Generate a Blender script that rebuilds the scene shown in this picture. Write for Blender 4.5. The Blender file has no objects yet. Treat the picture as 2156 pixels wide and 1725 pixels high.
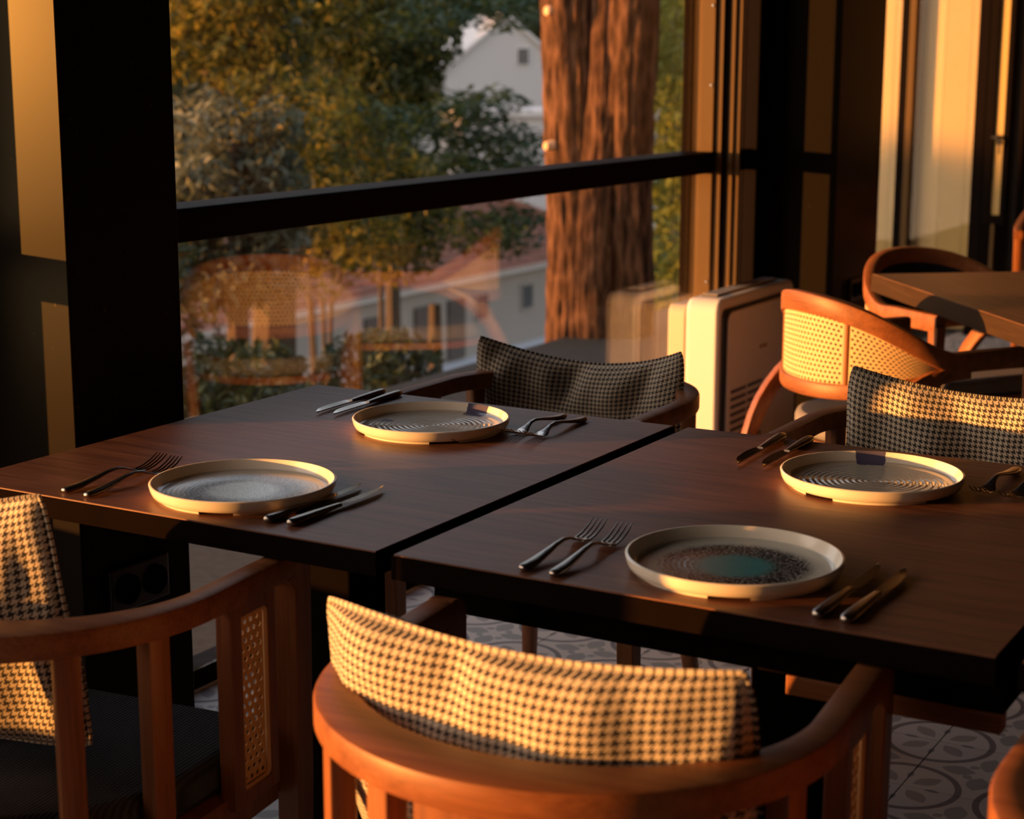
import bpy, math, random
from mathutils import Vector, Matrix, noise
random.seed(11)
S = bpy.context.scene
COL = S.collection
PI = math.pi
R = math.radians

# ------------------------------------------------------------------ camera
F, PIT, ROLL, YAW = 3621.7, 0.198585, 0.0019274, 0.523797
fw = Vector((-math.sin(YAW) * math.cos(PIT), math.cos(YAW) * math.cos(PIT), -math.sin(PIT)))
rt = Vector((math.cos(YAW), math.sin(YAW), 0))
up = rt.cross(fw)
r2 = rt * math.cos(ROLL) + up * math.sin(ROLL)
u2 = -rt * math.sin(ROLL) + up * math.cos(ROLL)
cd = bpy.data.cameras.new('camera')
cam = bpy.data.objects.new('camera', cd)
COL.objects.link(cam)
M = Matrix.Identity(4)
for i in range(3):
    M[i][0], M[i][1], M[i][2] = r2[i], u2[i], -fw[i]
M[2][3] = 1.35
cam.matrix_world = M
cd.sensor_fit = 'HORIZONTAL'
cd.sensor_width = 36.0
cd.lens = 36.0 * F / 2156.0
cd.clip_start = 0.05
cd.clip_end = 2000
cd.dof.use_dof = True
cd.dof.focus_distance = 2.72
cd.dof.aperture_fstop = 5.4
cd.dof.aperture_blades = 9
S.camera = cam

# ------------------------------------------------------------------ light
SUN_AZ, SUN_EL = 52.0, 2.6           # direction the light travels: degrees from +Y to +X, and how far it sinks
sun_dir = Vector((math.sin(R(SUN_AZ)) * math.cos(R(SUN_EL)), math.cos(R(SUN_AZ)) * math.cos(R(SUN_EL)), -math.sin(R(SUN_EL))))
sl = bpy.data.lights.new('sun', 'SUN')
sl.energy = 14.5
sl.color = (1.0, 0.385, 0.08)
sl.angle = R(0.53)
so = bpy.data.objects.new('sun', sl)
COL.objects.link(so)
so.rotation_euler = sun_dir.to_track_quat('-Z', 'Y').to_euler()
W = bpy.data.worlds.new('sky')
S.world = W
W.use_nodes = True
wn = W.node_tree
bg = wn.nodes['Background']
tcw = wn.nodes.new('ShaderNodeTexCoord')
sep = wn.nodes.new('ShaderNodeSeparateXYZ')
wn.links.new(tcw.outputs['Generated'], sep.inputs[0])
rmp = wn.nodes.new('ShaderNodeValToRGB')
wn.links.new(sep.outputs[2], rmp.inputs[0])
els = rmp.color_ramp.elements
for _ in range(3):
    els.new(0.5)
for e_, (p_, c_) in zip(els, ((0.0, (0.92, 0.66, 0.46)), (0.07, (0.84, 0.72, 0.61)), (0.20, (0.74, 0.76, 0.79)), (0.55, (0.50, 0.58, 0.72)), (1.0, (0.30, 0.40, 0.60)))):
    e_.position = p_
    e_.color = (*c_, 1)
# the sky grows brighter and warmer towards the low sun
dt = wn.nodes.new('ShaderNodeVectorMath')
dt.operation = 'DOT_PRODUCT'
wn.links.new(tcw.outputs['Generated'], dt.inputs[0])
dt.inputs[1].default_value = tuple(-sun_dir)
mx0 = wn.nodes.new('ShaderNodeMath')
mx0.operation = 'MAXIMUM'
wn.links.new(dt.outputs['Value'], mx0.inputs[0])
mx0.inputs[1].default_value = 0.0
pw = wn.nodes.new('ShaderNodeMath')
pw.operation = 'POWER'
wn.links.new(mx0.outputs[0], pw.inputs[0])
pw.inputs[1].default_value = 4.0
glow = wn.nodes.new('ShaderNodeMix')
glow.data_type = 'RGBA'
glow.blend_type = 'ADD'
wn.links.new(pw.outputs[0], glow.inputs[0])
wn.links.new(rmp.outputs[0], glow.inputs[6])
glow.inputs[7].default_value = (2.6, 1.65, 0.95, 1)
wn.links.new(glow.outputs[2], bg.inputs[0])
bg.inputs[1].default_value = 1.58
S.view_settings.view_transform = 'Standard'
S.view_settings.look = 'None'
S.view_settings.gamma = 1.0
S.view_settings.use_curve_mapping = False
S.view_settings.exposure = 0.0


# ------------------------------------------------------------------ node helpers
class NT:
    def __init__(s, name):
        s.m = bpy.data.materials.new(name)
        s.m.use_nodes = True
        s.t = s.m.node_tree
        s.b = s.t.nodes['Principled BSDF']
        s.out = s.t.nodes['Material Output']

    def n(s, typ, **kw):
        x = s.t.nodes.new('ShaderNode' + typ)
        for k, v in kw.items():
            setattr(x, k, v)
        return x

    def put(s, sock, v):
        if isinstance(v, bpy.types.NodeSocket):
            s.t.links.new(v, sock)
        elif isinstance(v, (tuple, list)) and len(v) == 3 and sock.type == 'RGBA':
            sock.default_value = (*v, 1)
        else:
            sock.default_value = v

    def ma(s, op, a, b=None, c=None):
        x = s.n('Math', operation=op)
        for i, v in enumerate((a, b, c)):
            if v is not None:
                s.put(x.inputs[i], v)
        return x.outputs[0]

    def mix(s, f, a, b):
        x = s.n('Mix', data_type='RGBA')
        s.put(x.inputs[0], f)
        s.put(x.inputs[6], a)
        s.put(x.inputs[7], b)
        return x.outputs[2]

    def obj(s, scale=(1, 1, 1), loc=(0, 0, 0), kind='Object'):
        tc = s.n('TexCoord')
        mp = s.n('Mapping')
        s.t.links.new(tc.outputs[kind], mp.inputs[0])
        mp.inputs['Scale'].default_value = scale
        mp.inputs['Location'].default_value = loc
        return mp.outputs[0]

    def xyz(s, v):
        x = s.n('SeparateXYZ')
        s.t.links.new(v, x.inputs[0])
        return x.outputs

    def noise(s, v, scale, detail=4, rough=0.5):
        x = s.n('TexNoise')
        if v is not None:
            s.t.links.new(v, x.inputs['Vector'])
        x.inputs['Scale'].default_value = scale
        x.inputs['Detail'].default_value = detail
        x.inputs['Roughness'].default_value = rough
        return x.outputs[0]

    def ramp(s, f, stops):
        x = s.n('ValToRGB')
        s.t.links.new(f, x.inputs[0])
        e = x.color_ramp.elements
        while len(e) < len(stops):
            e.new(0.5)
        for i, (p, c) in enumerate(stops):
            e[i].position = p
            e[i].color = (*c, 1)
        return x.outputs[0]

    def bump(s, h, strength=0.3, dist=0.001):
        x = s.n('Bump')
        x.inputs['Strength'].default_value = strength
        x.inputs['Distance'].default_value = dist
        s.t.links.new(h, x.inputs['Height'])
        s.t.links.new(x.outputs[0], s.b.inputs['Normal'])

    def set(s, col=None, rough=None, metal=None, spec=None, coat=None):
        if col is not None:
            s.put(s.b.inputs['Base Color'], col)
        if rough is not None:
            s.put(s.b.inputs['Roughness'], rough)
        if metal is not None:
            s.put(s.b.inputs['Metallic'], metal)
        if spec is not None:
            s.put(s.b.inputs['Specular IOR Level'], spec)
        if coat is not None:
            s.put(s.b.inputs['Coat Weight'], coat)
        return s.m


def plain(name, col, rough=0.5, metal=0.0, spec=0.5, var=0.0, vs=8.0):
    t = NT(name)
    if var:
        f = t.noise(t.obj(), vs, 3)
        d = tuple(max(0, c * (1 - var)) for c in col)
        e = tuple(min(1, c * (1 + var)) for c in col)
        c = t.mix(f, d, e)
    else:
        c = col
    return t.set(c, rough, metal, spec)


def wood(name, dark, light, rough=0.42, axis=0, scale=1.0, spec=0.5):
    t = NT(name)
    sc = [26 * scale] * 3
    sc[axis] = 1.6 * scale
    v = t.obj(tuple(sc))
    f = t.noise(v, 3.0, 6, 0.6)
    sc2 = [260 * scale] * 3
    sc2[axis] = 7 * scale
    g = t.noise(t.obj(tuple(sc2)), 2.0, 3, 0.6)
    k = t.ma('ADD', t.ma('MULTIPLY', f, 0.62), t.ma('MULTIPLY', g, 0.38))
    c = t.ramp(k, [(0.34, dark), (0.64, light)])
    t.bump(k, 0.12, 0.0006)
    return t.set(c, t.ma('ADD', rough - 0.06, t.ma('MULTIPLY', g, 0.14)), spec=spec)


def houndstooth():
    t = NT('houndstooth_fabric')
    P = 0.0102
    x = t.xyz(t.obj((8 / P, 8 / P, 1), kind='UV'))
    fx = t.ma('FLOOR', x[0])
    fy = t.ma('FLOOR', x[1])
    mod = lambda a, b: t.ma('FLOORED_MODULO', a, b)
    warp = t.ma('LESS_THAN', mod(fx, 8.0), 3.9)
    weft = t.ma('LESS_THAN', mod(fy, 8.0), 3.9)
    tw = t.ma('LESS_THAN', mod(t.ma('SUBTRACT', fx, fy), 4.0), 1.9)
    dark = t.ma('ADD', t.ma('MULTIPLY', tw, warp), t.ma('MULTIPLY', t.ma('SUBTRACT', 1.0, tw), weft))
    n = t.noise(t.obj((1, 1, 1), kind='UV'), 900, 2)
    lc = t.mix(n, (0.60, 0.52, 0.39), (0.82, 0.72, 0.56))
    dc = t.mix(n, (0.022, 0.021, 0.024), (0.06, 0.052, 0.05))
    c = t.mix(dark, lc, dc)
    # woven relief
    wx = t.ma('SINE', t.ma('MULTIPLY', x[0], PI))
    wy = t.ma('SINE', t.ma('MULTIPLY', x[1], PI))
    h = t.ma('ADD', t.ma('ADD', t.ma('ABSOLUTE', wx), t.ma('ABSOLUTE', wy)), n)
    t.bump(h, 0.35, 0.0008)
    t.b.inputs['Sheen Weight'].default_value = 0.15
    return t.set(c, 0.9, spec=0.15)


def ribbed(name, a, b, stripe=None):
    t = NT(name)
    v = t.obj()
    x = t.xyz(v)
    w = t.ma('SINE', t.ma('MULTIPLY', x[0], 2 * PI / 0.0058))
    n = t.noise(v, 700, 2)
    k = t.ma('ADD', t.ma('MULTIPLY', w, 0.3), n)
    c = t.mix(k, a, b)
    if stripe is not None:
        d = t.ma('LESS_THAN', t.ma('ABSOLUTE', t.ma('SUBTRACT', x[1], stripe)), 0.0035)
        dash = t.ma('GREATER_THAN', w, -0.2)
        c = t.mix(t.ma('MULTIPLY', d, dash), c, (0.62, 0.5, 0.42))
    t.bump(t.ma('ADD', w, n), 0.5, 0.0012)
    return t.set(c, 0.9, spec=0.15)


def plate_mat(name, kind):
    t = NT(name)
    v = t.obj()
    x = t.xyz(v)
    rad = t.ma('SQRT', t.ma('ADD', t.ma('MULTIPLY', x[0], x[0]), t.ma('MULTIPLY', x[1], x[1])))
    base = (0.86, 0.81, 0.71)
    inside = t.ma('MULTIPLY', t.ma('GREATER_THAN', x[2], 0.004), t.ma('LESS_THAN', rad, 0.120))
    if kind in ('blue', 'teal'):
        nz = t.noise(v, 360, 1, 0.5)
        nb = t.noise(v, 60, 4, 0.6)
        e = t.ma('ADD', rad, t.ma('MULTIPLY', t.ma('SUBTRACT', nb, 0.5), 0.012))
        ring_hi = 0.088 if kind == 'blue' else 0.092
        ring_lo = 0.050 if kind == 'blue' else 0.047

        def edge(r0, w):
            mr = t.n('MapRange')
            mr.interpolation_type = 'SMOOTHSTEP'
            t.put(mr.inputs[0], e)
            mr.inputs[1].default_value = r0 - w
            mr.inputs[2].default_value = r0 + w
            mr.inputs[3].default_value = 1
            mr.inputs[4].default_value = 0
            return mr.outputs[0]
        m_ring = edge(ring_hi, 0.012)
        m_in = edge(ring_lo, 0.012)
        sp = t.ma('GREATER_THAN', t.ma('ADD', nz, t.ma('MULTIPLY', m_ring, 0.12)), 0.53)
        glaze = (0.56, 0.53, 0.47) if kind == 'blue' else (0.62, 0.63, 0.57)
        if kind == 'blue':
            c_ring = t.mix(sp, (0.46, 0.51, 0.60), (0.02, 0.024, 0.04))
            c_in = t.mix(t.ma('GREATER_THAN', nz, 0.53), (0.74, 0.90, 0.98), (0.40, 0.52, 0.63))
        else:
            c_ring = t.mix(sp, (0.44, 0.43, 0.42), (0.025, 0.026, 0.03))
            c_in = t.mix(nz, (0.05, 0.23, 0.25), (0.11, 0.38, 0.39))
        c = t.mix(m_ring, glaze, t.mix(m_in, c_ring, c_in))
        col = t.mix(inside, base, c)
        h = t.ma('SINE', t.ma('MULTIPLY', rad, 900))
        t.bump(t.ma('MULTIPLY', h, inside), 0.06, 0.0003)
        return t.set(col, 0.16, spec=0.6)
    # rippled plate with a brush stroke of navy
    ang = t.noise(v, 22, 3)
    ph = t.ma('ADD', t.ma('MULTIPLY', rad, 2 * PI / 0.0088), t.ma('MULTIPLY', ang, 7.0))
    h = t.ma('SINE', ph)
    fade = t.ma('LESS_THAN', rad, 0.108)
    t.bump(t.ma('MULTIPLY', t.ma('MULTIPLY', h, inside), fade), 0.55, 0.0016)
    nn = t.noise(v, 60, 4, 0.7)
    wob = t.ma('MULTIPLY', t.ma('SUBTRACT', nn, 0.5), 0.03)

    def dab(dx, dy, lim, r0, r1):
        # brush mark: a narrow sector around the direction (dx, dy) between two radii
        q = t.ma('DIVIDE', t.ma('ADD', t.ma('MULTIPLY', x[0], dx), t.ma('MULTIPLY', x[1], dy)), t.ma('MAXIMUM', rad, 0.001))
        k = t.ma('GREATER_THAN', t.ma('ADD', q, t.ma('MULTIPLY', wob, 0.35)), lim)
        rr = t.ma('ADD', rad, wob)
        return t.ma('MULTIPLY', k, t.ma('MULTIPLY', t.ma('GREATER_THAN', rr, r0), t.ma('LESS_THAN', rr, r1)))
    st = t.ma('MAXIMUM', dab(-0.63, 0.777, 0.984, 0.104, 0.145), t.ma('MAXIMUM', dab(0.99, 0.12, 0.9965, 0.118, 0.145), dab(-0.645, -0.764, 0.992, 0.076, 0.098)))
    top = t.ma('GREATER_THAN', x[2], 0.0055)
    gl = (0.56, 0.52, 0.44)
    col = t.mix(inside, base, gl)
    col = t.mix(t.ma('MULTIPLY', t.ma('MULTIPLY', st, top), t.ma('LESS_THAN', rad, 0.1285)), col, (0.10, 0.095, 0.17))
    return t.set(col, 0.1, spec=0.75)


def tile_mat():
    t = NT('patterned_cement_tile')
    v = t.obj()
    x = t.xyz(v)
    T = 0.25

    def cell(a):
        return t.ma('SUBTRACT', t.ma('FLOORED_MODULO', t.ma('ADD', a, T / 2), T), T / 2)
    lx, ly = cell(x[0]), cell(x[1])
    cx = t.ma('SUBTRACT', T / 2, t.ma('ABSOLUTE', lx))
    cy = t.ma('SUBTRACT', T / 2, t.ma('ABSOLUTE', ly))
    d = t.ma('SQRT', t.ma('ADD', t.ma('MULTIPLY', cx, cx), t.ma('MULTIPLY', cy, cy)))
    ring = t.ma('MULTIPLY', t.ma('GREATER_THAN', d, 0.0985), t.ma('LESS_THAN', d, 0.1115))
    w = t.noise(v, 26, 2)

    def leaf(px, py, ax, ay, la, lb, k=0.25):
        # leaf whose long axis is (ax, ay), half length la, half width lb
        dx = t.ma('SUBTRACT', px, 0.0)
        a = t.ma('ADD', t.ma('MULTIPLY', dx, ax), t.ma('MULTIPLY', py, ay))
        b = t.ma('SUBTRACT', t.ma('MULTIPLY', py, ax), t.ma('MULTIPLY', dx, ay))
        q = t.ma('ADD', t.ma('POWER', t.ma('ABSOLUTE', t.ma('DIVIDE', a, la)), 2.0), t.ma('ABSOLUTE', t.ma('DIVIDE', b, lb)))
        return t.ma('LESS_THAN', t.ma('ADD', q, t.ma('MULTIPLY', t.ma('SUBTRACT', w, 0.5), k * 2)), 1.0)
    s7 = 0.7071
    in_leaf = leaf(t.ma('SUBTRACT', cx, 0.038), t.ma('SUBTRACT', cy, 0.038), s7, s7, 0.032, 0.017)
    acc = leaf(t.ma('SUBTRACT', cx, 0.058), cy, 1, 0, 0.016, 0.006)
    acc2 = leaf(cx, t.ma('SUBTRACT', cy, 0.058), 0, 1, 0.016, 0.006)
    axx, axy = t.ma('ABSOLUTE', lx), t.ma('ABSOLUTE', ly)
    p1 = leaf(t.ma('SUBTRACT', axx, 0.050), axy, 1, 0, 0.034, 0.021)
    p2 = leaf(axx, t.ma('SUBTRACT', axy, 0.050), 0, 1, 0.034, 0.021)
    p3 = leaf(t.ma('SUBTRACT', axx, 0.026), t.ma('SUBTRACT', axy, 0.026), s7, -s7, 0.012, 0.009)
    fine = t.noise(v, 420, 3)
    big = t.noise(v, 3.0, 3)
    base = t.mix(big, (0.40, 0.37, 0.35), (0.50, 0.47, 0.44))
    c = t.mix(in_leaf, base, (0.22, 0.205, 0.195))
    c = t.mix(t.ma('MAXIMUM', acc, acc2), c, (0.15, 0.16, 0.16))
    c = t.mix(t.ma('MAXIMUM', t.ma('MAXIMUM', p1, p2), p3), c, (0.20, 0.215, 0.21))
    c = t.mix(ring, c, (0.085, 0.09, 0.098))
    c = t.mix(t.ma('MULTIPLY', fine, 0.25), c, (0.3, 0.28, 0.27))
    t.bump(fine, 0.1, 0.0005)
    return t.set(c, 0.55, spec=0.4)


def glass_mat():
    t = NT('window_glass')
    t.t.nodes.remove(t.b)
    lw = t.n('LayerWeight')
    lw.inputs[0].default_value = 0.5
    f5 = t.ma('POWER', lw.outputs['Facing'], 5.0)
    fr = t.ma('ADD', 0.04, t.ma('MULTIPLY', f5, 0.96))
    tr = t.n('BsdfTransparent')
    tr.inputs[0].default_value = (0.985, 0.985, 0.98, 1)
    gl = t.n('BsdfGlossy')
    gl.inputs['Roughness'].default_value = 0.0
    mx = t.n('MixShader')
    t.t.links.new(fr, mx.inputs[0])
    t.t.links.new(tr.outputs[0], mx.inputs[1])
    t.t.links.new(gl.outputs[0], mx.inputs[2])
    t.t.links.new(mx.outputs[0], t.out.inputs[0])
    return t.m


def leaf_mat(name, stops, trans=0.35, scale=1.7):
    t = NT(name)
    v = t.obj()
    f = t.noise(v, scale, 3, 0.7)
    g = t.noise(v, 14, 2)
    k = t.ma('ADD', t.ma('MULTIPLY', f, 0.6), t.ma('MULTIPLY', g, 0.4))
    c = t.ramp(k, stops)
    t.set(c, 0.5, spec=0.35)
    tb = t.n('BsdfTranslucent')
    t.t.links.new(c, tb.inputs[0])
    mx = t.n('MixShader')
    mx.inputs[0].default_value = trans
    t.t.links.new(t.b.outputs[0], mx.inputs[1])
    t.t.links.new(tb.outputs[0], mx.inputs[2])
    t.t.links.new(mx.outputs[0], t.out.inputs[0])
    return t.m


def bark_mat():
    t = NT('pine_bark')
    v = t.obj((9, 9, 2.6))
    f = t.noise(v, 2.4, 9, 0.75)
    vo = t.n('TexVoronoi')
    t.t.links.new(t.obj((16, 16, 5.0)), vo.inputs['Vector'])
    vo.inputs['Scale'].default_value = 1.6
    k = t.ma('ADD', t.ma('MULTIPLY', f, 0.7), t.ma('MULTIPLY', vo.outputs[0], 0.45))
    c = t.ramp(k, [(0.3, (0.012, 0.007, 0.005)), (0.55, (0.105, 0.052, 0.026)), (0.82, (0.26, 0.135, 0.075))])
    t.bump(k, 0.9, 0.05)
    return t.set(c, 0.9, spec=0.2)


def column_mat():
    t = NT('column_satin_paint')
    v = t.obj()
    n = t.noise(v, 500, 2)
    sp = t.noise(v, 55, 1)
    c = t.mix(t.ma('GREATER_THAN', sp, 0.78), (0.011, 0.009, 0.008), (0.05, 0.036, 0.026))
    t.bump(n, 0.05, 0.0003)
    t.b.inputs['Specular Tint'].default_value = (1.0, 0.92, 0.40, 1)
    return t.set(c, 0.28, spec=0.042)


MT = {
    'veneer': wood('table_veneer', (0.088, 0.033, 0.018), (0.235, 0.098, 0.055), 0.43, 0, 1.0, 0.35),
    'veneer_brown': wood('brown_veneer', (0.11, 0.052, 0.024), (0.22, 0.11, 0.055), 0.45, 0, 0.8, 0.3),
    'edge_brown': wood('brown_edge', (0.03, 0.018, 0.01), (0.055, 0.033, 0.018), 0.6, 0, 0.8, 0.05),
    'edge': plain('table_edge', (0.007, 0.0045, 0.0035), 0.7, spec=0.0, var=0.2, vs=20),
    'walnut': wood('chair_wood', (0.155, 0.050, 0.016), (0.315, 0.117, 0.041), 0.38, 2, 0.5, 0.5),
    'walnut_h': wood('chair_wood_rail', (0.155, 0.050, 0.016), (0.315, 0.117, 0.041), 0.45, 0, 0.5, 0.35),
    'cane_glow': plain('cane_painted_glow', (0.92, 0.52, 0.20), 0.6, var=0.15, vs=120, spec=0.3),  # cane with the warm glow of light through it put into its colour
    'cane': plain('woven_cane', (0.70, 0.50, 0.27), 0.6, var=0.18, vs=120, spec=0.3),
    'cane_rim': plain('cane_rim', (0.80, 0.50, 0.22), 0.5, var=0.1, vs=30),
    'hound': houndstooth(),
    'rib': ribbed('charcoal_rib_fabric', (0.014, 0.019, 0.026), (0.062, 0.076, 0.094)),
    'grey_rib': ribbed('grey_seat_fabric', (0.16, 0.155, 0.165), (0.27, 0.26, 0.27)),
    'navy': plain('navy_upholstery', (0.016, 0.019, 0.028), 0.9, spec=0.1, var=0.3, vs=90),
    'steel': plain('polished_steel', (0.46, 0.43, 0.40), 0.16, 1.0),
    'steel_brushed': plain('steel_handle', (0.34, 0.31, 0.285), 0.28, 1.0, var=0.1, vs=300),
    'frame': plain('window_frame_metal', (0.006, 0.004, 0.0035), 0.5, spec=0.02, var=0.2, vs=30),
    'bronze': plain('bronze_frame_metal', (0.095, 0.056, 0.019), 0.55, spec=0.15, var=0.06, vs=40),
    'column': column_mat(),
    'matte_black': plain('matte_black_metal', (0.006, 0.0045, 0.004), 0.8, spec=0.0),
    'glass': glass_mat(),
    'tile': tile_mat(),
    'grout': plain('grout', (0.10, 0.09, 0.085), 0.9, var=0.2, vs=40),
    'ceiling': plain('dark_ceiling', (0.03, 0.022, 0.018), 0.8, var=0.2, vs=2),
    'darkwall': plain('dark_plaster', (0.03, 0.022, 0.017), 0.75, var=0.2, vs=2),
    'cream': plain('cream_voile', (0.58, 0.44, 0.20), 0.75, var=0.05, vs=3),
    'blind': plain('cream_blind', (0.47, 0.34, 0.125), 0.7, var=0.06, vs=4),
    'taupe': plain('taupe_blind', (0.22, 0.17, 0.12), 0.8, var=0.05, vs=3),
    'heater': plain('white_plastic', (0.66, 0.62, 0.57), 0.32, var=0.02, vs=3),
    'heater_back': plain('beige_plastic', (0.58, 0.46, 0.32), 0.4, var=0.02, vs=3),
    'black': plain('black_plastic', (0.012, 0.012, 0.012), 0.35),
    'logo': plain('copper_badge', (0.55, 0.30, 0.12), 0.3, 0.8),
    'bark': bark_mat(),
    'knot': plain('cut_wood', (0.72, 0.42, 0.22), 0.7, var=0.2, vs=60),
    'stem_dark': plain('dark_stem', (0.05, 0.035, 0.022), 0.9, var=0.3, vs=20),
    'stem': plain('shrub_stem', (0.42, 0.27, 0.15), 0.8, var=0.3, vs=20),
    'grass': plain('dry_slope', (0.045, 0.050, 0.028), 0.95, var=0.5, vs=0.8, spec=0.1),
    'gravel': plain('pale_gravel', (0.065, 0.058, 0.048), 0.9, var=0.35, vs=30, spec=0.1),
    'stone': plain('garden_stone', (0.33, 0.29, 0.24), 0.9, var=0.35, vs=14, spec=0.1),
    'render': plain('house_render', (0.27, 0.24, 0.205), 0.85, var=0.05, vs=1),
    'white_render': plain('white_render', (0.50, 0.49, 0.485), 0.8, var=0.03, vs=1),
    'grey_metal': plain('grey_sheet', (0.62, 0.61, 0.60), 0.7, var=0.05, vs=1),
    'roof_tile': plain('terracotta_tile', (0.25, 0.115, 0.08), 0.8, var=0.35, vs=2.5, spec=0.2),
    'shutter': plain('dark_shutter', (0.06, 0.05, 0.045), 0.6),
    'pane': plain('house_window', (0.07, 0.075, 0.08), 0.2),
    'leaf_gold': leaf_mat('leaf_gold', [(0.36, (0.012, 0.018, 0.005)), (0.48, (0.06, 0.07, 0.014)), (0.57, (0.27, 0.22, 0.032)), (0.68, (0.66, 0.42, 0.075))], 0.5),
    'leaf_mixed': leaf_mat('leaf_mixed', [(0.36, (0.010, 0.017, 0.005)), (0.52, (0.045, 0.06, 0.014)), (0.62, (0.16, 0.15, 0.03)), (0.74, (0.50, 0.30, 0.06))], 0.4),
    'leaf_olive': leaf_mat('leaf_olive', [(0.34, (0.03, 0.036, 0.02)), (0.52, (0.10, 0.115, 0.07)), (0.70, (0.24, 0.235, 0.15))], 0.3),
    'leaf_pine': leaf_mat('leaf_pine', [(0.32, (0.012, 0.030, 0.012)), (0.55, (0.035, 0.075, 0.028)), (0.75, (0.12, 0.14, 0.04))], 0.2),
    'leaf_dark': leaf_mat('leaf_dark', [(0.32, (0.015, 0.025, 0.010)), (0.55, (0.05, 0.07, 0.022)), (0.75, (0.14, 0.13, 0.04))], 0.25),
    'leaf_lime': leaf_mat('leaf_lime', [(0.32, (0.06, 0.09, 0.02)), (0.55, (0.22, 0.26, 0.05)), (0.75, (0.46, 0.42, 0.10))], 0.35),
    'leaf_red': leaf_mat('leaf_red', [(0.3, (0.35, 0.04, 0.02)), (0.7, (0.65, 0.12, 0.05))], 0.3),
}
PLATE_MATS = {k: plate_mat('plate_glaze_' + k, k) for k in ('blue', 'teal', 'ripple')}


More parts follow.
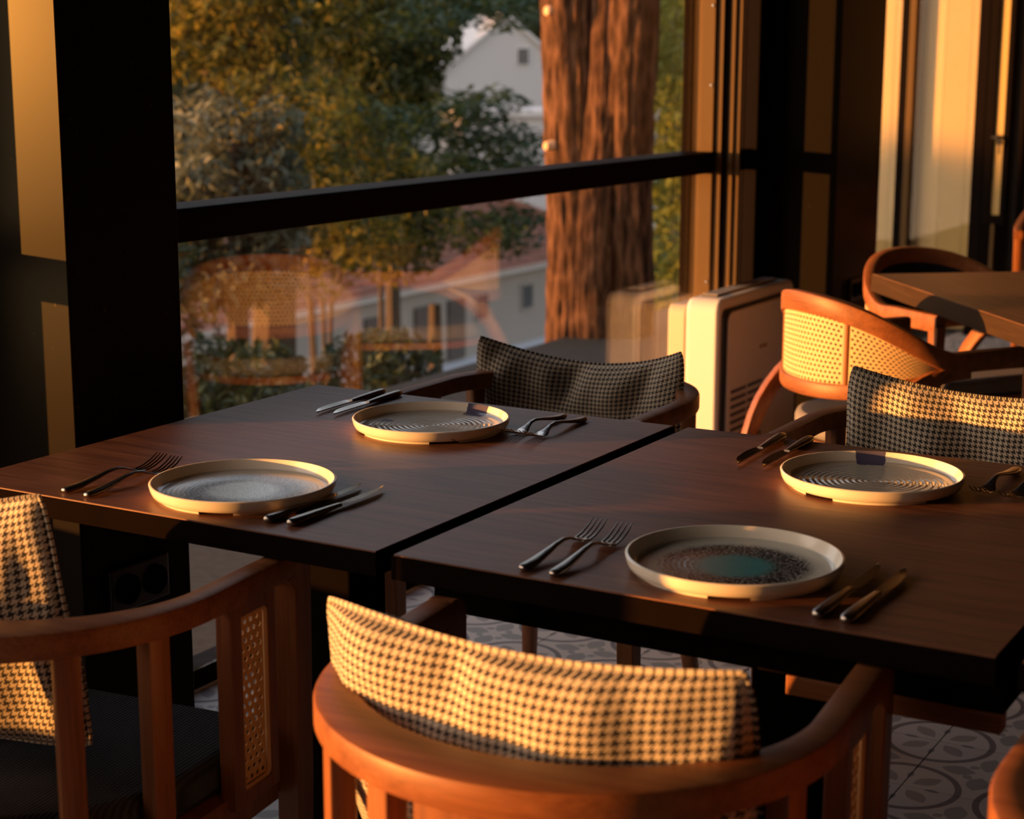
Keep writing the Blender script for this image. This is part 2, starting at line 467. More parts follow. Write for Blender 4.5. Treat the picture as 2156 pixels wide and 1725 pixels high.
# ------------------------------------------------------------------ mesh helpers
class MB:
    def __init__(s):
        s.v, s.f, s.uv = [], [], None

    def add(s, vs, fs):
        o = len(s.v)
        s.v += [Vector(a) for a in vs]
        s.f += [tuple(i + o for i in f) for f in fs]
        return s

    def box(s, lo, hi, rot=None, piv=(0, 0, 0)):
        x0, y0, z0 = lo
        x1, y1, z1 = hi
        vs = [(x0, y0, z0), (x1, y0, z0), (x1, y1, z0), (x0, y1, z0), (x0, y0, z1), (x1, y0, z1), (x1, y1, z1), (x0, y1, z1)]
        if rot is not None:
            p = Vector(piv)
            vs = [rot @ (Vector(a) - p) + p for a in vs]
        return s.add(vs, [(0, 3, 2, 1), (4, 5, 6, 7), (0, 1, 5, 4), (1, 2, 6, 5), (2, 3, 7, 6), (3, 0, 4, 7)])

    def loft(s, rings, closed=False, caps=True):
        n = len(rings[0])
        vs = [p for r in rings for p in r]
        fs = []
        m = len(rings)
        for i in range(m if closed else m - 1):
            a, b = i * n, ((i + 1) % m) * n
            for j in range(n):
                k = (j + 1) % n
                fs.append((a + j, a + k, b + k, b + j))
        if caps and not closed:
            fs.append(tuple(range(n - 1, -1, -1)))
            fs.append(tuple(range((m - 1) * n, m * n)))
        return s.add(vs, fs)

    def sweep(s, path, aw, bh, rad=0.3, sides=None, ups=None, closed=False):
        """rounded-rectangle section; aw half width (sideways), bh half height (up) per point"""
        path = [Vector(p) for p in path]
        n = len(path)
        rings = []
        for i, p in enumerate(path):
            if sides is None:
                t = (path[min(i + 1, n - 1)] - path[max(i - 1, 0)]).normalized()
                u = Vector((0, 0, 1)) if ups is None else Vector(ups[i])
                sd = t.cross(u).normalized()
                u = sd.cross(t).normalized()
            else:
                sd, u = Vector(sides[i]), Vector(ups[i])
            a = aw[i] if isinstance(aw, (list, tuple)) else aw
            b = bh[i] if isinstance(bh, (list, tuple)) else bh
            r = min(a, b) * rad * 2
            r = min(r, a, b)
            ring = []
            for sx, sy, a0 in ((1, 1, 0), (-1, 1, PI / 2), (-1, -1, PI), (1, -1, 1.5 * PI)):
                for k in range(3):
                    th = a0 + k * PI / 4
                    ring.append(p + sd * (sx * (a - r) + r * math.cos(th)) + u * (sy * (b - r) + r * math.sin(th)))
            rings.append(ring)
        return s.loft(rings, closed)

    def tube(s, path, rad, seg=8):
        path = [Vector(p) for p in path]
        n = len(path)
        rings = []
        ref = Vector((0.31, 0.77, 0.55)).normalized()
        for i, p in enumerate(path):
            t = (path[min(i + 1, n - 1)] - path[max(i - 1, 0)]).normalized()
            a = t.cross(ref).normalized()
            b = t.cross(a)
            r = rad[i] if isinstance(rad, (list, tuple)) else rad
            rings.append([p + a * (r * math.cos(2 * PI * k / seg)) + b * (r * math.sin(2 * PI * k / seg)) for k in range(seg)])
        return s.loft(rings)

    def lathe(s, prof, seg=64, a0=0.0, a1=2 * PI):
        full = abs(a1 - a0 - 2 * PI) < 1e-6
        m = seg if full else seg + 1
        vs, fs = [], []
        k = len(prof)
        for i in range(m):
            th = a0 + (a1 - a0) * i / seg
            for r, z in prof:
                vs.append((r * math.cos(th), r * math.sin(th), z))
        for i in range(seg):
            a, b = i * k, ((i + 1) % m) * k
            for j in range(k - 1):
                if prof[j][0] == 0 and prof[j + 1][0] == 0:
                    continue
                fs.append((a + j, b + j, b + j + 1, a + j + 1))
        return s.add(vs, fs)

    def prism(s, poly, z0, z1):
        n = len(poly)
        vs = [(x, y, z0) for x, y in poly] + [(x, y, z1) for x, y in poly]
        fs = [tuple(range(n - 1, -1, -1)), tuple(range(n, 2 * n))]
        fs += [(i, (i + 1) % n, n + (i + 1) % n, n + i) for i in range(n)]
        return s.add(vs, fs)

    def xform(s, mt, frm=0):
        for i in range(frm, len(s.v)):
            s.v[i] = mt @ s.v[i]
        return s

    def mesh(s, name, mat, smooth=True, angle=35):
        me = bpy.data.meshes.new(name)
        me.from_pydata([tuple(a) for a in s.v], [], s.f)
        me.update()
        if mat is not None:
            me.materials.append(mat)
        if s.uv is not None:
            l = me.uv_layers.new(name='UVMap')
            for lp in me.loops:
                l.data[lp.index].uv = s.uv[lp.vertex_index]
        if smooth:
            me.shade_smooth()
            me.set_sharp_from_angle(angle=R(angle))
        return me

    def build(s, name, mat, parent=None, smooth=True, bevel=0, angle=35, loc=None, solid=0):
        o = bpy.data.objects.new(name, s.mesh(name, mat, smooth, angle))
        COL.objects.link(o)
        if parent is not None:
            o.parent = parent
        if loc is not None:
            o.location = loc
        if solid:
            md = o.modifiers.new('thickness', 'SOLIDIFY')
            md.thickness = solid
            md.offset = 0
        if bevel:
            md = o.modifiers.new('edges', 'BEVEL')
            md.width = bevel
            md.segments = 2
            md.limit_method = 'ANGLE'
            md.angle_limit = R(40)
        return o


def tag(o, label, cat, group=None, kind=None):
    o['label'] = label
    if cat:
        o['category'] = cat
    if group:
        o['group'] = group
    if kind:
        o['kind'] = kind
    return o


def thing(name, label, cat, loc=(0, 0, 0), rz=0.0, group=None):
    o = bpy.data.objects.new(name, None)
    o.empty_display_size = 0.05
    COL.objects.link(o)
    o.location = loc
    o.rotation_euler = (0, 0, rz)
    return tag(o, label, cat, group)


def struct(o):
    o['kind'] = 'structure'
    return o


def sempty(name):
    o = bpy.data.objects.new(name, None)
    COL.objects.link(o)
    return struct(o)


KIDS = {}


def copy_tree(o, parent=None):
    c = o.copy()
    COL.objects.link(c)
    if parent is not None:
        c.parent = parent
    for ch in [x for x in bpy.data.objects if x.parent == o]:
        copy_tree(ch, c)
    return c


def dup(root, loc, rz, label, group=None):
    c = copy_tree(root)
    c.location = loc
    c.rotation_euler = (0, 0, rz)
    c['label'] = label
    if group:
        c['group'] = group
    return c


# ------------------------------------------------------------------ the room
XW = -2.42
floor = struct(MB().box((-2.5, -3.2, -0.12), (5.0, 8.9, -0.012)).build('floor', MT['grout'], smooth=False))
tile_me = MB().box((-0.1236, -0.1241, -0.012), (0.1236, 0.1241, 0.0)).mesh('tile', MT['tile'], False)
TX, TY = -0.895 + 0.125, 3.04 + 0.125
stuffm = MB()
cand = []
for i in range(-9, 23):
    for j in range(-25, 23):
        x, y = TX + i * 0.25, TY + j * 0.25
        if not (-2.37 < x < 4.9 and -3.0 < y < 8.75):
            continue
        d = Vector((x, y, -1.35))
        zc = d.dot(fw)
        px = d.dot(r2) / zc * F + 1078 if zc > 0.2 else -9999
        inview = zc > 0.2 and -80 < px < 2240 and y > 1.2
        if inview and y < 5.6:
            o = bpy.data.objects.new('tile', tile_me)
            COL.objects.link(o)
            o.parent = floor
            o.location = (x, y, 0)
        else:
            cand.append((x, y))
for x, y in cand:
    stuffm.box((x - TX - 0.1243, y - TY - 0.1243, -0.012), (x - TX + 0.1243, y - TY + 0.1243, 0.0))
ft = stuffm.build('distant_tiles', MT['tile'], floor, smooth=False, loc=(TX, TY, 0))
ft['kind'] = 'stuff'

struct(MB().box((-3.2, -3.2, 2.75), (5.0, 8.9, 2.9)).build('ceiling', MT['ceiling'], smooth=False))
struct(MB().box((5.0, -3.2, -0.1), (5.15, 8.9, 2.9)).build('wall_right', MT['darkwall'], smooth=False))
struct(MB().box((-2.5, -3.35, -0.1), (5.0, -3.2, 2.9)).build('wall_back', MT['darkwall'], smooth=False))
struct(MB().box((-3.2, 8.75, -0.1), (5.0, 8.9, 2.9)).build('wall_far', MT['darkwall'], smooth=False))
# lintel above the glazing
struct(MB().box((-2.5, -3.2, 2.45), (-2.38, 6.5, 2.75)).build('wall_left', MT['darkwall'], smooth=False))


def window(name, y0, y1, rail=(0.978, 1.05), x=XW, mull=(), glass_x=None):
    w = sempty(name)
    f = MB()
    f.box((x - 0.03, y0, 0.0), (x + 0.03, y1, 0.05))
    f.build('window_sill', MT['frame'], w, smooth=False, bevel=0.003)
    if rail:
        MB().box((x - 0.03, y0, rail[0]), (x + 0.03, y1, rail[1])).build('window_rail', MT['frame'], w, smooth=False, bevel=0.004)
    MB().box((x - 0.03, y0, 2.40), (x + 0.03, y1, 2.45)).build('window_head', MT['frame'], w, smooth=False)
    for m in mull:
        MB().box((x - 0.03, m - 0.03, 0.05), (x + 0.03, m + 0.03, 2.4)).build('mullion', MT['frame'], w, smooth=False)
    zs = [(0.05, rail[0]), (rail[1], 2.40)] if rail else [(0.05, 2.40)]
    for a, b in zs:
        gx = x if glass_x is None else glass_x
        MB().box((gx - 0.004, y0, a), (gx + 0.004, y1, b)).build('pane', MT['glass'], w, smooth=False)
    return w


w1 = window('window_1', 2.352, 5.40, rail=None, glass_x=-2.385)
MB().box((XW - 0.03, 2.352, 0.990), (-2.334, 5.56, 1.060)).build('window_rail', MT['frame'], w1, smooth=False, bevel=0.004)
w2 = window('window_2', -3.2, 1.89)
MB().box((XW - 0.04, 0.50, 0.0), (XW + 0.04, 0.69, 2.45)).build('post', MT['frame'], w2, smooth=False)
# lower sash stile is wider than the upper one
MB().box((XW - 0.03, 1.855, 0.05), (XW + 0.03, 1.89, 0.978)).build('sash_stile', MT['frame'], w2, smooth=False)
window('window_3', 6.56, 8.75, rail=None, x=-2.85)
struct(MB().box((-2.88, 6.46, 0), (-2.47, 6.56, 2.75)).build('wall_return', MT['darkwall'], smooth=False))

# columns between the bays
c1 = struct(MB().box((-2.95, 2.076, 0), (-2.045, 2.352, 2.75)).build('trim_1', MT['column'], smooth=False, bevel=0.002))
MB().box((XW - 0.035, 1.89, 0), (XW + 0.035, 2.076, 2.75)).build('post', MT['frame'], c1, smooth=False)
c2 = struct(MB().box((-2.47, 5.97, 0), (-2.105, 6.46, 2.75)).build('trim_2', MT['column'], smooth=False, bevel=0.002))
MB().box((-2.46, 5.86, 0), (-2.37, 5.97, 2.75)).build('post', MT['frame'], c2, smooth=False)
MB().box((-2.45, 5.60, 0), (-2.39, 5.72, 2.75)).build('post', MT['frame'], c2, smooth=False)
MB().box((-2.45, 5.72, 0.978), (-2.39, 5.86, 1.05)).build('window_rail', MT['frame'], c2, smooth=False)
MB().box((-2.424, 5.72, 0.0), (-2.416, 5.86, 0.978)).box((-2.424, 5.72, 1.05), (-2.416, 5.86, 2.45)).build('pane', MT['glass'], c2, smooth=False)

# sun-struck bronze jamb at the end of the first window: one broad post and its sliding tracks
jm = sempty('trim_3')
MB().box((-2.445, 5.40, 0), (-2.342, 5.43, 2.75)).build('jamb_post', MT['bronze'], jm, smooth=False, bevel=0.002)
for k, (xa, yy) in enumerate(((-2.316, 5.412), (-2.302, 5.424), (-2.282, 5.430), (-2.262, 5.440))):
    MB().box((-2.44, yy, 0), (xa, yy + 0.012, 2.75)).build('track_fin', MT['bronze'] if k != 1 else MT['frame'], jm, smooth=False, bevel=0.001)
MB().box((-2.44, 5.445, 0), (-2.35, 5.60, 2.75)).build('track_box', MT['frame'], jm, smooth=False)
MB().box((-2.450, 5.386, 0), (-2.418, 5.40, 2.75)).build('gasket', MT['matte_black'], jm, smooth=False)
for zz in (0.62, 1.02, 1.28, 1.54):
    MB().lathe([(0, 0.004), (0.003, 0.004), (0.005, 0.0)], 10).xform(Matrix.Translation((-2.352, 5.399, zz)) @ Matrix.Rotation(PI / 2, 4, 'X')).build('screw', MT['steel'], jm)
# far wall: dark frames of sliding glass doors with cream blinds behind the glass
fd = sempty('door_1')
YF = 8.70
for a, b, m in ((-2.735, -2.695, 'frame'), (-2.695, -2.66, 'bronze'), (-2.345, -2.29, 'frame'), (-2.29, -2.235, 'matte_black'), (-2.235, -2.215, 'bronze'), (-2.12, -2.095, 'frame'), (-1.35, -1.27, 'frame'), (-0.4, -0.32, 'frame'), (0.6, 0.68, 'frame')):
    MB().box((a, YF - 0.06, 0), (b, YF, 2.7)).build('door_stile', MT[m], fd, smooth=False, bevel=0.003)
for a, b, m in ((-2.85, -2.79, 'blind'), (-2.788, -2.735, 'blind'), (-2.66, -2.622, 'blind'), (-2.62, -2.53, 'cream'), (-2.528, -2.40, 'blind'), (-2.398, -2.345, 'blind'), (-2.095, -1.9, 'taupe'), (-1.9, -1.36, 'taupe')):
    MB().box((a, YF + 0.012, 0.02), (b, YF + 0.022, 2.6)).build('blind', MT[m], fd, smooth=False)
for a, b in ((-2.85, -2.735), (-2.66, -2.345), (-2.095, -1.36)):
    MB().box((a, YF - 0.035, 0.02), (b, YF - 0.027, 2.6)).build('pane', MT['glass'], fd, smooth=False)

# opened narrow leaf with a lock and key
lf = thing('window_leaf', 'narrow open window leaf with cream panel and a key in its lock', 'window', (-2.168, 8.45, 0.585))
for lo, hi in (((-0.062, 0, 0), (-0.026, 0.03, 1.9)), ((0.020, 0, 0), (0.046, 0.03, 1.9)), ((-0.026, 0, 0), (0.020, 0.03, 0.045)), ((-0.026, 0, 1.85), (0.020, 0.03, 1.9))):
    MB().box(lo, hi).build('leaf_frame', MT['frame'], lf, smooth=False, bevel=0.002)
MB().box((-0.026, 0.012, 0.045), (0.020, 0.018, 1.85)).build('leaf_panel', MT['blind'], lf, smooth=False)
kb = MB()
kb.lathe([(0, 0.02), (0.012, 0.02), (0.012, 0.0)], 12).xform(Matrix.Translation((0.0, 0.0, 0.42)) @ Matrix.Rotation(PI / 2, 4, 'X'))
kb.box((-0.03, -0.03, 0.414), (0.004, -0.018, 0.426))
kb.build('lock', MT['black'], lf)
MB().box((0.004, -0.02, 0.34), (0.012, -0.012, 0.40)).box((-0.004, -0.022, 0.385), (0.02, -0.01, 0.41)).build('key', MT['black'], lf, smooth=False)


def outlet(loc, rz, label):
    o = thing('power_outlet', label, 'outlet', loc, rz)
    MB().box((-0.075, -0.012, -0.04), (0.075, 0, 0.04)).build('cover_plate', MT['black'], o, smooth=False, bevel=0.004)
    for sx in (-0.035, 0.035):
        p = MB().lathe([(0.0, 0.002), (0.021, 0.002), (0.024, 0.007), (0.027, 0.007), (0.027, 0.0)], 24)
        p.xform(Matrix.Translation((sx, -0.012, 0)) @ Matrix.Rotation(PI / 2, 4, 'X'))
        p.build('socket', MT['frame'], o)
    return o


outlet((-2.043, 2.205, 0.445), PI / 2, 'black double power outlet on the side of the near dark column')
outlet((-2.103, 6.22, 0.52), PI / 2, 'black double power outlet low on the far dark column')
outlet((-2.103, 6.22, 0.36), PI / 2, 'black double power outlet just above the floor on the far column')


# ------------------------------------------------------------------ tables
def make_table(name, label, x0, x1, y0, y1, apron=True, top='veneer', edge='edge', loc=(0, 0, 0), rz=0, group=None, zb=0.718):
    t = thing(name, label, 'table', loc, rz, group)
    MB().box((x0, y0, zb), (x1, y1, 0.7485)).build('table_top', MT[edge], t, smooth=False, bevel=0.0015)
    MB().box((x0 + 0.003, y0 + 0.003, 0.745), (x1 - 0.003, y1 - 0.003, 0.7505)).build('veneer', MT[top], t, smooth=False)
    if apron:
        for lo, hi in (((x0 + 0.01, y0 + 0.085, 0.658), (x1 - 0.01, y0 + 0.107, 0.718)), ((x0 + 0.01, y1 - 0.042, 0.658), (x1 - 0.01, y1 - 0.02, 0.718)),
                       ((x0 + 0.01, y0 + 0.107, 0.658), (x0 + 0.032, y1 - 0.042, 0.718)), ((x1 - 0.032, y0 + 0.107, 0.658), (x1 - 0.01, y1 - 0.042, 0.718))):
            MB().box(lo, hi).build('apron', MT['edge'], t, smooth=False)
        MB().box((x1 - 0.26, y0 + 0.083, 0.634), (x1 - 0.012, y0 + 0.109, 0.658)).build('apron_lip', MT['walnut_h'], t, smooth=False, bevel=0.002)
    xc, yc = (x0 + x1) / 2, (y0 + y1) / 2
    MB().box((xc - 0.2, yc - 0.2, 0.690), (xc + 0.2, yc + 0.2, zb)).build('mounting_plate', MT['matte_black'], t, smooth=False)
    MB().box((xc - 0.05, yc - 0.05, 0.02), (xc + 0.05, yc + 0.05, 0.690)).build('pedestal', MT['matte_black'], t, smooth=False, bevel=0.004)
    MB().box((xc - 0.24, yc - 0.24, 0.0), (xc + 0.24, yc + 0.24, 0.02)).build('base_plate', MT['matte_black'], t, smooth=False, bevel=0.004)
    return t


make_table('dining_table', 'dark wood dining table beside the near column, left of the long seam', -1.933, -1.184, 1.71, 2.602, False)
make_table('dining_table', 'dark wood dining table right of the long seam, with teal-centred plate', -1.162, -0.410, 1.71, 2.602)
make_table('dining_table', 'dark wood dining table just entering at the lower right edge', -0.388, 0.36, 1.71, 2.602)
A_DIR, B_DIR = Vector((0.6225, -0.7826, 0)), Vector((0.7826, 0.6225, 0))
make_table('dining_table', 'empty brown wood dining table turned at an angle in the background', 0, 1.3, 0, 0.85, False, top='veneer_brown', edge='edge_brown', zb=0.700,
           loc=(-1.592, 4.85, 0), rz=math.atan2(A_DIR.y, A_DIR.x))


# ------------------------------------------------------------------ cane weave
def cane_sheet(W, H, cw, ch, fn, hole=0.62):
    """rows of octagonal openings, every second row shifted half a cell; fn maps (u, v) to a point"""
    m = MB()
    nv = max(1, round(H / ch))
    nu = max(1, round(W / cw))
    dx, dy = W / nu, H / nv
    for j in range(nv):
        off = 0.5 * dx if j % 2 else 0.0
        cells = [(i * dx + off, (i + 1) * dx + off) for i in range(nu - (1 if j % 2 else 0))]
        y0, y1 = j * dy, (j + 1) * dy
        if j % 2:
            m.add([fn(0, y0), fn(off, y0), fn(off, y1), fn(0, y1)], [(0, 1, 2, 3)])
            m.add([fn(W - off, y0), fn(W, y0), fn(W, y1), fn(W - off, y1)], [(0, 1, 2, 3)])
        for a, b in cells:
            cx, cy = (a + b) / 2, (y0 + y1) / 2
            out, inn = [], []
            for k in range(8):
                th = PI / 8 + k * PI / 4
                c, sn = math.cos(th), math.sin(th)
                q = max(abs(c), abs(sn))
                out.append(fn(cx + c / q * dx / 2, cy + sn / q * dy / 2))
                inn.append(fn(cx + c * dx * hole / 2, cy + sn * dy * hole / 2))
            o = len(m.v)
            m.v += [Vector(p) for p in out + inn]
            for k in range(8):
                k2 = (k + 1) % 8
                m.f.append((o + k, o + k2, o + 8 + k2, o + 8 + k))
            for k, (sx, sy) in zip((0, 2, 4, 6), ((1, 1), (-1, 1), (-1, -1), (1, -1))):
                cn = fn(cx + sx * dx / 2, cy + sy * dy / 2)
                m.v.append(Vector(cn))
                m.f.append((o + k, len(m.v) - 1, o + k + 1))
    return m


# ------------------------------------------------------------------ slat-backed armchair
RO = 0.279


def ring_pt(th, rad, z):
    """th measured from the back centre, positive to the right"""
    return Vector((rad * math.sin(th), -rad * math.cos(th), z))


def leg_prism(poly, x0, x1):
    m = MB()
    n = len(poly)
    vs = [(x0, y, z) for y, z in poly] + [(x1, y, z) for y, z in poly]
    fs = [tuple(range(n - 1, -1, -1)), tuple(range(n, 2 * n))] + [(i, (i + 1) % n, n + (i + 1) % n, n + i) for i in range(n)]
    return m.add(vs, fs)


def make_armchair(label, loc, rz):
    t = thing('armchair', label, 'chair', loc, rz)
    ZT, HH = 0.715, 0.034
    # top rail
    path, aw, sides, ups = [], [], [], []

    def wd(th):
        k = max(0.0, math.cos(th))
        return 0.034 + 0.040 * k ** 1.5
    for y in (0.190, 0.12, 0.06):
        path.append(Vector((-(RO - 0.017), y, ZT - HH / 2)))
        aw.append(0.017)
        sides.append(Vector((1, 0, 0)))
    for i in range(49):
        th = -PI / 2 + PI * i / 48
        w = wd(th)
        path.append(ring_pt(th, RO - w / 2, ZT - HH / 2))
        aw.append(w / 2)
        sides.append(-ring_pt(th, 1, 0))
    for y in (0.06, 0.12, 0.190):
        path.append(Vector((RO - 0.017, y, ZT - HH / 2)))
        aw.append(0.017)
        sides.append(Vector((-1, 0, 0)))
    ups = [Vector((0, 0, 1))] * len(path)
    MB().sweep(path, aw, HH / 2, 0.16, sides, ups).build('top_rail', MT['walnut_h'], t, angle=40)
    # front legs with rounded shoulder
    for sx in (-1, 1):
        poly = [(0.190, ZT)]
        for k in range(6):
            a = PI / 2 - k * PI / 10
            poly.append((0.200 + 0.030 * math.cos(a), ZT - 0.030 + 0.030 * math.sin(a)))
        poly += [(0.226, 0.40), (0.208, 0.0), (0.180, 0.0), (0.186, 0.40), (0.190, ZT - HH - 0.018), (0.183, ZT - HH - 0.005), (0.172, ZT - HH), (0.172, ZT - HH + 0.004), (0.188, ZT - HH + 0.006)]
        x0, x1 = sx * (RO - 0.034), sx * RO
        leg_prism(poly, min(x0, x1), max(x0, x1)).build('leg', MT['walnut'], t, angle=30, bevel=0.002)
        # back legs
        MB().sweep([(sx * 0.165, -0.185, 0.42), (sx * 0.205, -0.25, 0.0)], [0.020, 0.013], [0.020, 0.013], 0.2, [Vector((1, 0, 0))] * 2, [Vector((0, 1, 0))] * 2).build('leg', MT['walnut'], t)
        # slats
        for deg in (23, 47, 71):
            th = sx * R(deg)
            c = ring_pt(th, RO - 0.020, 0)
            tn = Vector((math.cos(th), math.sin(th), 0))
            nr = ring_pt(th, 1, 0)
            MB().sweep([c + Vector((0, 0, 0.41)), c + Vector((0, 0, ZT - HH + 0.002))], 0.0155, 0.014, 0.12, [tn] * 2, [nr] * 2).build('slat', MT['walnut'], t)
        # panel with a cane inset under the arm
        xo, xi = sx * (RO - 0.005), sx * (RO - 0.029)
        xa, xb = min(xo, xi), max(xo, xi)
        z0, z1, y0, y1 = 0.41, ZT - HH + 0.002, 0.040, 0.146
        p = MB()
        p.box((xa, y0, z0), (xb, y0 + 0.024, z1))
        p.box((xa, y1 - 0.018, z0), (xb, y1, z1))
        p.box((xa, y0 + 0.024, z1 - 0.020), (xb, y1 - 0.018, z1))
        p.box((xa, y0 + 0.024, z0), (xb, y1 - 0.018, z0 + 0.02))
        sp = p.build('side_panel', MT['walnut'], t, smooth=False, bevel=0.002)
        ya, yb, za, zb = y0 + 0.025, y1 - 0.019, z0 + 0.02, z1 - 0.021
        xm = (xa + xb) / 2 + sx * 0.004
        cane_sheet(yb - ya - 0.008, zb - za - 0.008, 0.0148, 0.0125, lambda u, v, ya=ya, za=za, xm=xm: (xm, ya + 0.004 + u, za + 0.004 + v), 0.6).build('cane_inset', MT['cane_glow'], sp, smooth=False, solid=0.002)
        rim = []
        rr = 0.010
        for cy, cz, a0 in ((yb - rr, zb - rr, 0), (ya + rr, zb - rr, PI / 2), (ya + rr, za + rr, PI), (yb - rr, za + rr, 1.5 * PI)):
            for k in range(4):
                a = a0 + k * PI / 6
                rim.append(Vector((xm + sx * 0.003, cy + rr * math.cos(a), cz + rr * math.sin(a))))
        m = MB()
        rings = []
        nn = len(rim)
        for i, q in enumerate(rim):
            tg = (rim[(i + 1) % nn] - rim[i - 1]).normalized()
            sd = tg.cross(Vector((1, 0, 0)))
            rings.append([q + sd * (0.0035 * math.cos(a)) + Vector((0.0035 * math.sin(a), 0, 0)) for a in (0, PI / 3, 2 * PI / 3, PI, 4 * PI / 3, 5 * PI / 3)])
        m.loft(rings, closed=True)
        m.build('cane_rim', MT['cane_rim'], sp)
    # centre back panel
    ang = R(12.0)
    z0, z1 = 0.41, ZT - HH + 0.002

    def curved(a0, a1, za, zb, ri, ro, n=8):
        m = MB()
        rings = []
        for i in range(n + 1):
            th = a0 + (a1 - a0) * i / n
            rings.append([ring_pt(th, ro, za), ring_pt(th, ri, za), ring_pt(th, ri, zb), ring_pt(th, ro, zb)])
        return m.loft(rings)
    p = MB()
    for a0, a1, za, zb in ((-ang, -ang + R(3.2), z0, z1), (ang - R(3.2), ang, z0, z1), (-ang + R(3.2), ang - R(3.2), z1 - 0.020, z1), (-ang + R(3.2), ang - R(3.2), z0, z0 + 0.02)):
        q = curved(a0, a1, za, zb, RO - 0.034, RO - 0.004, 6)
        p.add(q.v, q.f)
    bp = p.build('back_panel', MT['walnut'], t, angle=30)
    aa = ang - R(3.3)
    wv = 2 * aa * (RO - 0.012)
    cane_sheet(wv, z1 - z0 - 0.042, 0.0148, 0.0125, lambda u, v: ring_pt(-aa + u / (RO - 0.012), RO - 0.012, z0 + 0.021 + v), 0.6).build('cane_inset', MT['cane_glow'], bp, smooth=False, solid=0.002)
    rim = []
    rr = 0.012
    za, zb = z0 + 0.021, z1 - 0.021
    for cu, cz, a0 in ((wv - rr, zb - rr, 0), (rr, zb - rr, PI / 2), (rr, za + rr, PI), (wv - rr, za + rr, 1.5 * PI)):
        for k in range(5):
            a = a0 + k * PI / 8
            rim.append((cu + rr * math.cos(a), cz + rr * math.sin(a)))
    # fill the long horizontal sides so the rim follows the curve
    full = []
    nn = len(rim)
    for i in range(nn):
        a, b = rim[i], rim[(i + 1) % nn]
        st = 6 if abs(a[0] - b[0]) > 0.03 else 1
        for k in range(st):
            full.append((a[0] + (b[0] - a[0]) * k / st, a[1] + (b[1] - a[1]) * k / st))
    pts = [ring_pt(-aa + u / (RO - 0.012), RO - 0.006, z) for u, z in full]
    m = MB()
    rings = []
    nn = len(pts)
    for i, q in enumerate(pts):
        tg = (pts[(i + 1) % nn] - pts[i - 1]).normalized()
        nr = Vector((q.x, q.y, 0)).normalized()
        sd = tg.cross(nr)
        rings.append([q + sd * (0.004 * math.cos(a)) + nr * (0.004 * math.sin(a)) for a in (0, PI / 3, 2 * PI / 3, PI, 4 * PI / 3, 5 * PI / 3)])
    m.loft(rings, closed=True)
    m.build('cane_rim', MT['cane_rim'], bp)
    # seat
    out = []
    for k in range(33):
        th = -PI / 2 + PI * k / 32
        q = ring_pt(th, 0.245, 0)
        out.append((q.x, q.y))
    out += [(0.243, 0.165), (0.225, 0.195), (-0.225, 0.195), (-0.243, 0.165)]
    MB().prism(out, 0.425, 0.478).build('seat', MT['rib'], t, bevel=0.014, angle=30)
    fr = [(x * 1.06, y * 1.03 - 0.003) for x, y in out]
    MB().prism(fr, 0.375, 0.424).build('seat_frame', MT['walnut'], t, angle=30)
    return t


AC = [
    ('slat-backed walnut armchair at the lower left corner, with a side cane inset in view', (-1.598, 1.532, 0), R(6.5)),
    ('sunlit slat-backed walnut armchair in the centre foreground, its back towards us', (-0.790, 1.514, 0), R(5.5)),
    ('walnut armchair in shade across the left table, backed by the window', (-1.600, 2.955, 0), PI),
    ('walnut armchair across the right table, behind the rippled plate with sunlit cushion', (-0.812, 2.965, 0), PI),
    ('walnut armchair cut off at the lower right corner, only its rounded arm in view', (-0.080, 1.530, 0), 0.0),
]
first = make_armchair(*AC[0])
first['group'] = 'slat-backed armchairs around the laid tables'
for lb, lc, rz in AC[1:]:
    dup(first, lc, rz, lb, 'slat-backed armchairs around the laid tables')


